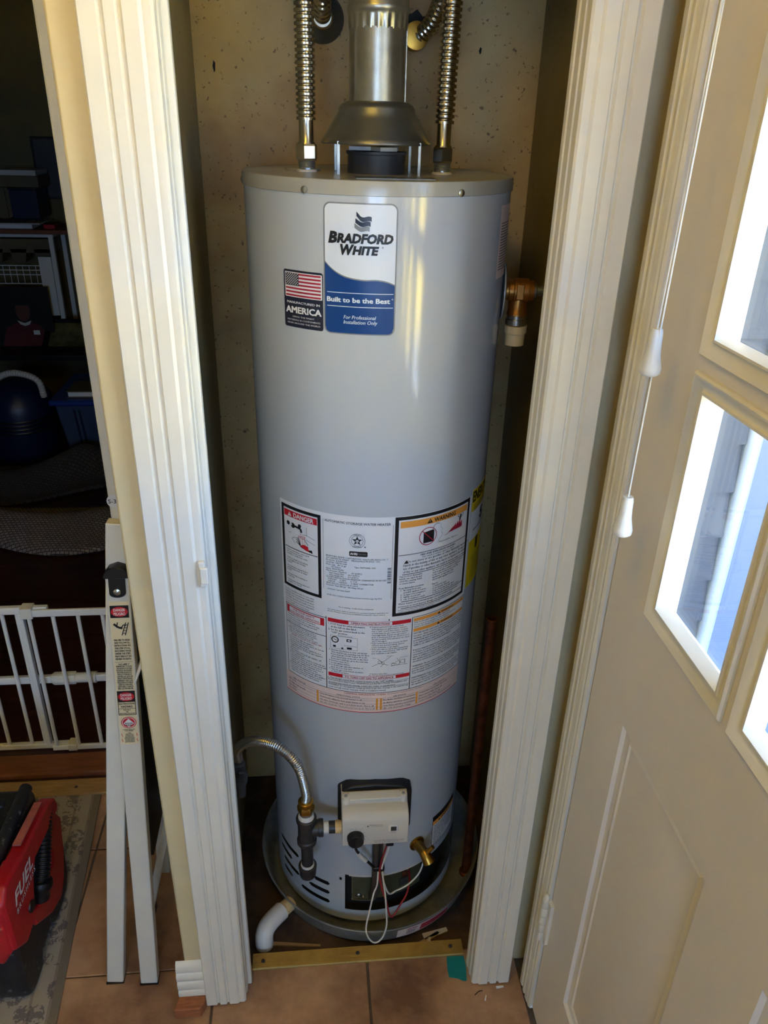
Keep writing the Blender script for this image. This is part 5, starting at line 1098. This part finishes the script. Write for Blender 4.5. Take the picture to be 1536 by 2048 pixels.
# ================================================================== WET/DRY VACUUM
vc = thing('shop_vacuum', 'dusty red and black portable vacuum on the floral rug', 'vacuum', (-0.79, 1.20, 0.006))
vb = MB(); vb.prism([(1.045, 0.016), (1.075, 0.0065), (1.120, 0.0065), (1.135, 0.035), (1.20, 0.035), (1.22, 0.0065), (1.305, 0.0065), (1.335, 0.035), (1.350, 0.15), (1.335, 0.26), (1.06, 0.27), (1.032, 0.21), (1.030, 0.06)], 'x', -0.985, -0.605)
vb.build('tub', 'vacblack', vc, bevel=0.014, seg=3)
vf = MB(); vf.prism([(-1.00, 0.205), (-0.66, 0.200), (-0.625, 0.170), (-0.598, 0.215), (-0.598, 0.325), (-0.625, 0.345), (-1.00, 0.345)], 'y', 1.012, 1.05); vf.build('front_shell', 'vacred', vc, bevel=0.008)
hb = MB(); hb.prism([(1.014, 0.215), (1.014, 0.345), (1.040, 0.368), (1.110, 0.356), (1.120, 0.348), (1.285, 0.322), (1.322, 0.298), (1.330, 0.268), (1.318, 0.258), (1.235, 0.272), (1.172, 0.283), (1.150, 0.262), (1.128, 0.212), (1.112, 0.178), (1.060, 0.172)], 'x', -0.626, -0.592)
hbo = hb.build('handle_frame', 'vacred', vc, bevel=0.006, seg=2)
hg = MB().prism([(1.150, 0.3475), (1.280, 0.3265), (1.280, 0.3295), (1.150, 0.3515)], 'x', -0.620, -0.604).build('grip_inlay', 'dustyred', hbo)
rp = MB(); rp.prism([(1.240, 0.262), (1.318, 0.256), (1.342, 0.215), (1.318, 0.125), (1.290, 0.075), (1.255, 0.050), (1.195, 0.075), (1.120, 0.140), (1.112, 0.178), (1.130, 0.182), (1.150, 0.165), (1.205, 0.170), (1.250, 0.168), (1.262, 0.190)], 'x', -0.648, -0.598)
rp.build('side_panel', 'vacred', vc, bevel=0.005)
MB().prism([(1.135, 0.185), (1.150, 0.26), (1.175, 0.281), (1.240, 0.270), (1.262, 0.190), (1.250, 0.170), (1.20, 0.171), (1.150, 0.168)], 'x', -0.66, -0.632).build('hose_recess', 'blackmatte', vc)
ribbed([(-0.612, 1.300, 0.292), (-0.607, 1.268, 0.270), (-0.604, 1.235, 0.240), (-0.602, 1.205, 0.210), (-0.603, 1.180, 0.186)], 0.008, 0.0165, 0.0195, n=18, per=4, flatr=0.5).build('hose', 'black', vc, smooth=True, ang=60)
MB().tube(curve([(-0.600, 1.184, 0.200), (-0.602, 1.175, 0.180), (-0.603, 1.170, 0.160)], 0.006), [0.024, 0.026, 0.026, 0.024, 0.020, 0.02, 0.02, 0.02][:len(curve([(-0.600, 1.184, 0.200), (-0.602, 1.175, 0.180), (-0.603, 1.170, 0.160)], 0.006))], 18).build('hose_cuff', 'black', vc, smooth=True)
MB().lathe([(0.014, -0.594), (0.013, -0.589), (0.001, -0.588)], (0, 1.105, 0.222), axis='x', n=20).build('power_dial', 'black', vc, smooth=True)
lt = MB(); lt.box(-0.975, -0.631, 1.055, 1.325, 0.268, 0.330); lt.build('lid', 'vacblack', vc, bevel=0.016, seg=3)
for y0 in (1.085, 1.265): B(-0.945, -0.680, y0, y0 + 0.026, 0.329, 0.337).build('lid_rib', 'vacblack', vc, bevel=0.004)
MB().tube(curve([(-0.650, 1.062, 0.330), (-0.648, 1.15, 0.336), (-0.648, 1.25, 0.336), (-0.650, 1.322, 0.330)], 0.02), 0.014, 12).build('lid_edge', 'vacblack', vc, smooth=True)
vt = MB(); fv = lambda u, v: (-0.5914, u, v - (u - 1.06) * 0.05)
put(vt, fv, 'FUEL', 1.052, 1.152, 0.292, 0.3225, 0.03, 0.35, spacing=1.1); put(vt, fv, 'BRUSHLESS', 1.050, 1.158, 0.272, 0.284, 0.018, 0.2, spacing=1.4)
flat(vt, 'lettering', 'paper', hbo, kind='stuff')

# ================================================================== SAFETY GATE
gt_ = thing('safety_gate', 'white metal safety gate of thin bars across the dark doorway', 'gate', (-0.9, 1.785, 0.031))
GY = 1.765
B(-1.46, -0.70, GY - 0.004, GY + 0.012, 0.500, 0.521).build('top_rail', 'gate', gt_, bevel=0.003); B(-0.76, -0.464, GY - 0.014, GY - 0.0045, 0.497, 0.518).build('top_rail', 'gate', gt_, bevel=0.003)
B(-1.46, -0.70, GY - 0.004, GY + 0.012, 0.032, 0.050).build('bottom_rail', 'gate', gt_, bevel=0.003); B(-0.76, -0.464, GY - 0.014, GY - 0.0045, 0.032, 0.050).build('bottom_rail', 'gate', gt_, bevel=0.003)
for x in (-0.482, -0.559, -0.622, -0.686, -0.7475): MB().lathe([(0.0055, 0.050), (0.0055, 0.497)], (x, GY - 0.009, 0), n=12).build('bar', 'gate', gt_, smooth=True)
for x in (-0.782, -0.820, -0.883, -0.946, -1.009, -1.072, -1.135, -1.198, -1.261, -1.324, -1.387, -1.45): MB().lathe([(0.0055, 0.050), (0.0055, 0.500)], (x, GY + 0.004, 0), n=12).build('bar', 'gate', gt_, smooth=True)
B(-0.778, -0.7645, GY - 0.006, GY + 0.012, 0.050, 0.500).build('end_post', 'gate', gt_, bevel=0.002)
B(-0.766, -0.735, GY - 0.017, GY + 0.015, 0.493, 0.525).build('rail_clip', 'white', gt_, bevel=0.002); B(-0.716, -0.690, GY - 0.017, GY + 0.015, 0.0315, 0.054).build('rail_clip', 'white', gt_, bevel=0.002)
B(-1.46, -0.464, GY + 0.013, GY + 0.027, 0.256, 0.279).build('brace', 'gate', gt_, bevel=0.003)
ad = MB(); ad.lathe([(0.012, -0.735), (0.0165, -0.728), (0.0165, -0.668), (0.0145, -0.667), (0.0145, -0.630), (0.0165, -0.629), (0.0165, -0.612)], (0, GY + 0.020, 0.268), axis='x', n=16); ad.build('adjuster_sleeve', 'white', gt_, smooth=True, ang=35)
for k in range(6):
    a = k * PI / 3; B(-0.728, -0.668, GY + 0.020 + 0.016 * math.cos(a) - 0.0015, GY + 0.020 + 0.016 * math.cos(a) + 0.0015, 0.268 + 0.016 * math.sin(a) - 0.0015, 0.268 + 0.016 * math.sin(a) + 0.0015).build('sleeve_ridge', 'white', gt_)

# ================================================================== BLIND CORDS ON THE DOOR
bl = thing('window_blind', 'raised window blind with two white pull cords ending in tassels', 'blind', (0.415, 0.50, 1.90))
B(0.390, 0.4445, 0.140, 0.870, 2.150, 2.190).build('headrail', 'white', bl, bevel=0.003); B(0.395, 0.4445, 0.150, 0.860, 2.10, 2.150).build('slat_stack', 'white', bl)
def pull(p0, p1, cl_):
    MB().tube([p0, p1], 0.0012, 8).build('pull_cord', cl_, bl, smooth=True)
    x, y, z = p1
    MB().lathe([(0.0065, z + 0.002), (0.0078, z - 0.004), (0.0080, z - 0.014), (0.0092, z - 0.028), (0.0130, z - 0.044), (0.0125, z - 0.050), (0.009, z - 0.053), (0.001, z - 0.054)], (x, y, 0), n=24).build('tassel', 'white', bl, smooth=True, ang=60)
pull((0.400, 0.835, 2.150), (0.400, 0.852, 1.474), 'white'); pull((0.403, 0.842, 2.150), (0.400, 0.846, 1.262), 'white')

# ================================================================== NEXT ROOM (dim)
FZ = 0.031
def blanket(name, cx, cy, pts, m, label, hmax, seed):
    mb = MB(); r = random.Random(seed); nx, ny = 40, 22
    (x0, x1, y0, y1) = pts
    for j in range(ny + 1):
        for i in range(nx + 1):
            u, v = i / nx, j / ny
            x = x0 + (x1 - x0) * u; y = y0 + (y1 - y0) * v + 0.10 * math.sin(u * 5.0 + seed) * (1 - v)
            e = min(1, 6 * min(u, 1 - u)) * min(1, 5 * min(v, 1 - v)); e = max(0, e) ** 0.5
            z = FZ + 0.006 + e * (0.03 + hmax * (0.35 + 0.35 * math.sin(3.2 * u + 2 * v + seed) + 0.3 * math.sin(7 * v - 3 * u)) * max(0.25, v))
            mb.v.append((x, y, max(FZ + 0.004, z)))
    for j in range(ny):
        for i in range(nx): a = j * (nx + 1) + i; mb.f.append((a, a + 1, a + nx + 2, a + nx + 1))
    o = mb.build(name, m, smooth=True, ang=180)
    s = o.modifiers.new('thickness', 'SOLIDIFY'); s.thickness = 0.012; s.offset = 1
    return tag(o, label, 'blanket')
def knit_mat(name, c1, c2):
    m = bpy.data.materials.new(name); m.use_nodes = True; t = m.node_tree; b = t.nodes['Principled BSDF']; b.inputs['Roughness'].default_value = 1.0
    tc = t.nodes.new('ShaderNodeTexCoord'); ck = t.nodes.new('ShaderNodeTexBrick'); ck.inputs['Scale'].default_value = 34; ck.inputs['Color1'].default_value = (*lin(c1), 1); ck.inputs['Color2'].default_value = (*lin(tuple(v * 0.85 for v in c1)), 1); ck.inputs['Mortar'].default_value = (*lin(c2), 1); ck.inputs['Mortar Size'].default_value = 0.05; ck.inputs['Brick Width'].default_value = 0.6; ck.inputs['Row Height'].default_value = 0.45
    t.links.new(tc.outputs['Object'], ck.inputs['Vector']); t.links.new(ck.outputs['Color'], b.inputs['Base Color'])
    return m
M['knit'] = knit_mat('chunky_knit', (168, 154, 148), (44, 40, 42)); M['knitdark'] = knit_mat('grey_knit', (78, 72, 68), (34, 32, 34))
blanket('blanket', 0, 0, (-1.75, -0.80, 2.98, 3.32), 'knit', 'pale chunky knitted blanket heaped on the dark floor', 0.16, 1.0)
blanket('blanket', 0, 0, (-1.85, -1.02, 3.46, 3.82), 'knitdark', 'dark grey knitted blanket heaped before the blue tub', 0.30, 2.3)
tt_ = thing('storage_tote', 'grey-blue plastic storage tub with a bright blue lid', 'storage tub', (-1.06, 4.08, FZ))
to = MB(); v0 = [(-1.255, 3.90, FZ + 0.001), (-0.86, 3.90, FZ + 0.001), (-0.86, 4.26, FZ + 0.001), (-1.255, 4.26, FZ + 0.001), (-1.295, 3.865, 0.355), (-0.82, 3.865, 0.355), (-0.82, 4.30, 0.355), (-1.295, 4.30, 0.355)]
to.add(v0, [(0, 3, 2, 1), (4, 5, 6, 7), (0, 1, 5, 4), (1, 2, 6, 5), (2, 3, 7, 6), (3, 0, 4, 7)]); to.build('tub', 'tote', tt_, bevel=0.012)
for x in (-1.20, -1.175, -1.0): MB().beam((x + 0.012, 3.897, 0.06), (x, 3.866, 0.33), (1, 0, 0), 0.010, 0.006).build('rib', 'bluevac', tt_)
B(-1.315, -0.80, 3.845, 4.32, 0.355, 0.385).build('lid', 'totelid', tt_, bevel=0.010)
bk = thing('book', 'thick book lying on the blue tub lid', 'book', (-1.15, 3.97, 0.386)); B(-1.225, -1.07, 3.895, 4.06, 0.3915, 0.415).build('pages', 'paper', bk); B(-1.230, -1.065, 3.892, 4.065, 0.3855, 0.3915).build('cover', 'bookcover', bk); B(-1.230, -1.065, 3.892, 4.065, 0.415, 0.421).build('cover', 'bookcover', bk)
cv = thing('canister_vacuum', 'dark blue canister vacuum with a grey hose by the tub', 'vacuum', (-1.52, 4.0, FZ))
MB().lathe([(0.15, FZ + 0.001), (0.17, 0.08), (0.175, 0.30), (0.16, 0.37), (0.10, 0.43), (0.02, 0.45), (0.001, 0.45)], (-1.52, 4.02, 0), n=36).build('body', 'bluevac', cv, smooth=True, ang=60)
for k in range(4): MB().lathe([(0.1765, 0.20 + k * 0.02), (0.179, 0.206 + k * 0.02), (0.1765, 0.212 + k * 0.02)], (-1.52, 4.02, 0), n=36, caps=False).build('vent_rib', 'black', cv, smooth=True)
ribbed([(-1.72, 3.98, 0.38), (-1.60, 3.90, 0.46), (-1.48, 3.84, 0.53), (-1.38, 3.80, 0.535), (-1.325, 3.80, 0.50), (-1.315, 3.81, 0.42)], 0.014, 0.013, 0.016, n=14, per=4).build('hose', 'ctrl', cv, smooth=True, ang=60)
dk = thing('desk', 'low dark desk against the far wall of the next room', 'desk', (-1.85, 4.70, FZ))
B(-2.5, -1.20, 4.42, 4.98, 0.43, 0.46).build('desk_top', 'black', dk, bevel=0.004)
for x in (-2.46, -1.24):
    for y in (4.46, 4.94): B(x - 0.02, x + 0.02, y - 0.02, y + 0.02, FZ + 0.0005, 0.43).build('leg', 'black', dk)
pc = thing('framed_picture', 'framed landscape print lying tilted on the dark desk', 'picture', (-1.4, 4.6, 0.461))
pf = MB(); fpx = lambda u, v: (u, 4.50 + v * 0.20, 0.462 + v * 0.13)
for u0, u1, v0_, v1_ in ((-1.52, -1.21, 0, 0.10), (-1.52, -1.21, 0.9, 1.0), (-1.52, -1.49, 0.1, 0.9), (-1.24, -1.21, 0.1, 0.9)):
    q = [fpx(u0, v0_), fpx(u1, v0_), fpx(u1, v1_), fpx(u0, v1_)]; pf.add(q + [(a, b - 0.006, c + 0.012) for a, b, c in q], [(0, 3, 2, 1), (4, 5, 6, 7), (0, 1, 5, 4), (1, 2, 6, 5), (2, 3, 7, 6), (3, 0, 4, 7)])
pf.build('frame', 'black', pc)
pl = MB(); q = [fpx(-1.49, 0.1), fpx(-1.24, 0.1), fpx(-1.24, 0.9), fpx(-1.49, 0.9)]; pl.add(q + [(a, b - 0.002, c + 0.004) for a, b, c in q], [(0, 3, 2, 1), (4, 5, 6, 7), (0, 1, 5, 4), (1, 2, 6, 5), (2, 3, 7, 6), (3, 0, 4, 7)]); pl.build('print', mat('landscape_print', (120, 116, 70), 0.4, c2=(70, 60, 40), vs=14), pc)
# photograph of a person in a red shirt leaning behind the desk front
po = thing('portrait_print', 'dim portrait print of a person in a red shirt with white collar', 'picture', (-1.60, 4.60, 0.461))
B(-1.78, -1.47, 4.615, 4.625, 0.4605, 0.80).build('backing', 'blackmatte', po)
def pflat(name, m, pts, d): MB().prism(pts, 'y', 4.6150 - d, 4.6144 - d).build(name, m, po)
skin = mat('print_skin', (92, 48, 38), 0.6)
pflat('shirt_print', mat('print_red', (84, 16, 22), 0.6), [(-1.77, 0.462), (-1.52, 0.462), (-1.50, 0.53), (-1.545, 0.585), (-1.59, 0.60), (-1.67, 0.60), (-1.73, 0.57)], 0.0005)
pflat('collar_print', 'ctrl', [(-1.665, 0.612), (-1.65, 0.590), (-1.625, 0.580), (-1.60, 0.588), (-1.585, 0.612), (-1.60, 0.606), (-1.625, 0.597), (-1.65, 0.606)], 0.0012)
pflat('face_print', skin, [(-1.625 + 0.040 * math.cos(2 * PI * i / 20), 0.668 + 0.062 * math.sin(2 * PI * i / 20)) for i in range(20)], 0.0018)
pflat('hair_print', 'blackmatte', [(-1.625 + 0.044 * math.cos(PI * i / 10), 0.698 + 0.045 * math.sin(PI * i / 10)) for i in range(11)], 0.0024)
pflat('pocket_print', 'paper', [(-1.585, 0.530), (-1.55, 0.530), (-1.55, 0.555), (-1.585, 0.555)], 0.0012)
# shelf rack
rk = thing('wire_rack', 'white shelf rack with wire baskets against the far wall', 'rack', (-1.75, 4.80, 0.461))
for x in (-2.35, -1.435): 
    for y in (4.72, 4.96): B(x - 0.012, x + 0.012, y - 0.012, y + 0.012, 0.4605, 1.07).build('post', 'white', rk)
B(-2.36, -1.42, 4.71, 4.97, 1.055, 1.075).build('top_shelf', 'white', rk); B(-2.34, -1.45, 4.75, 4.97, 0.965, 1.04).build('back_panel', M['bookcover'], rk); B(-1.52, -1.45, 4.705, 4.718, 0.62, 0.95).build('side_slat', 'white', rk)
for zz in (0.90, 0.875, 0.85, 0.80): MB().tube([(-2.35, 4.715, zz), (-1.44, 4.715, zz)], 0.003, 6).build('basket_wire', 'white', rk)
for k in range(22): MB().tube([(-2.3 + k * 0.036, 4.712, 0.80), (-2.3 + k * 0.036, 4.712, 0.90)], 0.0018, 6).build('basket_wire', 'white', rk)
for k in range(6): MB().prism([(-2.20 + k * 0.13, 0.985), (-2.11 + k * 0.13, 0.985), (-2.125 + k * 0.13, 0.912), (-2.185 + k * 0.13, 0.912)], 'y', 4.75, 4.83).build('bin', M['bookcover'], rk)
sh = tag(B(-2.5, -1.30, 4.66, 4.99, 1.0765, 1.10).build('wall_shelf', 'brownwood', bevel=0.003), 'brown wooden shelf board above the white rack', 'shelf')
def solid(name, a, m, label, cat, parts):
    t = thing(name, label, cat, ((a[0] + a[1]) / 2, (a[2] + a[3]) / 2, a[4])); B(*a).build('body', m, t, bevel=0.003)
    for nm, b, mm in parts: B(*b).build(nm, mm, t, bevel=0.002)
    return t
solid('magazine_stack', (-1.90, -1.52, 4.70, 4.92, 1.1005, 1.125), 'paper', 'short stack of pale papers on the brown shelf', 'papers', [('sheet', (-1.92, -1.47, 4.68, 4.90, 1.1255, 1.132), 'ctrl'), ('sheet', (-1.95, -1.56, 4.69, 4.91, 1.1325, 1.150), 'knitdark')])
solid('storage_box', (-1.62, -1.475, 4.72, 4.92, 1.1505, 1.30), 'bluevac', 'dark blue box standing on the papers on the shelf', 'box', [('lid', (-1.625, -1.47, 4.715, 4.925, 1.3005, 1.312), 'black')])
solid('carton', (-1.66, -1.455, 4.72, 4.93, 1.3125, 1.372), 'bookcover', 'pale tan carton on top of the dark blue box', 'box', [('flap', (-1.655, -1.46, 4.715, 4.93, 1.3725, 1.400), 'ctrl')])
solid('small_speaker', (-1.76, -1.70, 4.74, 4.84, 1.1505, 1.32), 'black', 'small black speaker standing on the shelf papers', 'speaker', [('grille', (-1.755, -1.705, 4.732, 4.74, 1.17, 1.30), 'darkgrey')])
solid('notebook', (-1.69, -1.645, 4.73, 4.88, 1.1505, 1.305), 'labelbeige', 'tan notebook standing upright beside the dark blue box', 'book', [('spine', (-1.692, -1.643, 4.722, 4.73, 1.152, 1.304), 'bookcover')])
tv = thing('wall_screen', 'black flat screen hung on the far wall', 'screen', (-1.1, 4.985, 1.24)); B(-1.535, -0.75, 4.955, 4.9995, 1.235, 1.560).build('bezel', 'black', tv, bevel=0.004); B(-1.52, -0.765, 4.952, 4.956, 1.25, 1.545).build('panel', 'darkgrey', tv)
solid('red_tape_measure', (-1.46, -1.40, 4.70, 4.76, 1.1005, 1.125), 'vacred', 'small red case lying at the end of the brown shelf', 'case', [('cap', (-1.455, -1.405, 4.705, 4.755, 1.1255, 1.129), 'black')])
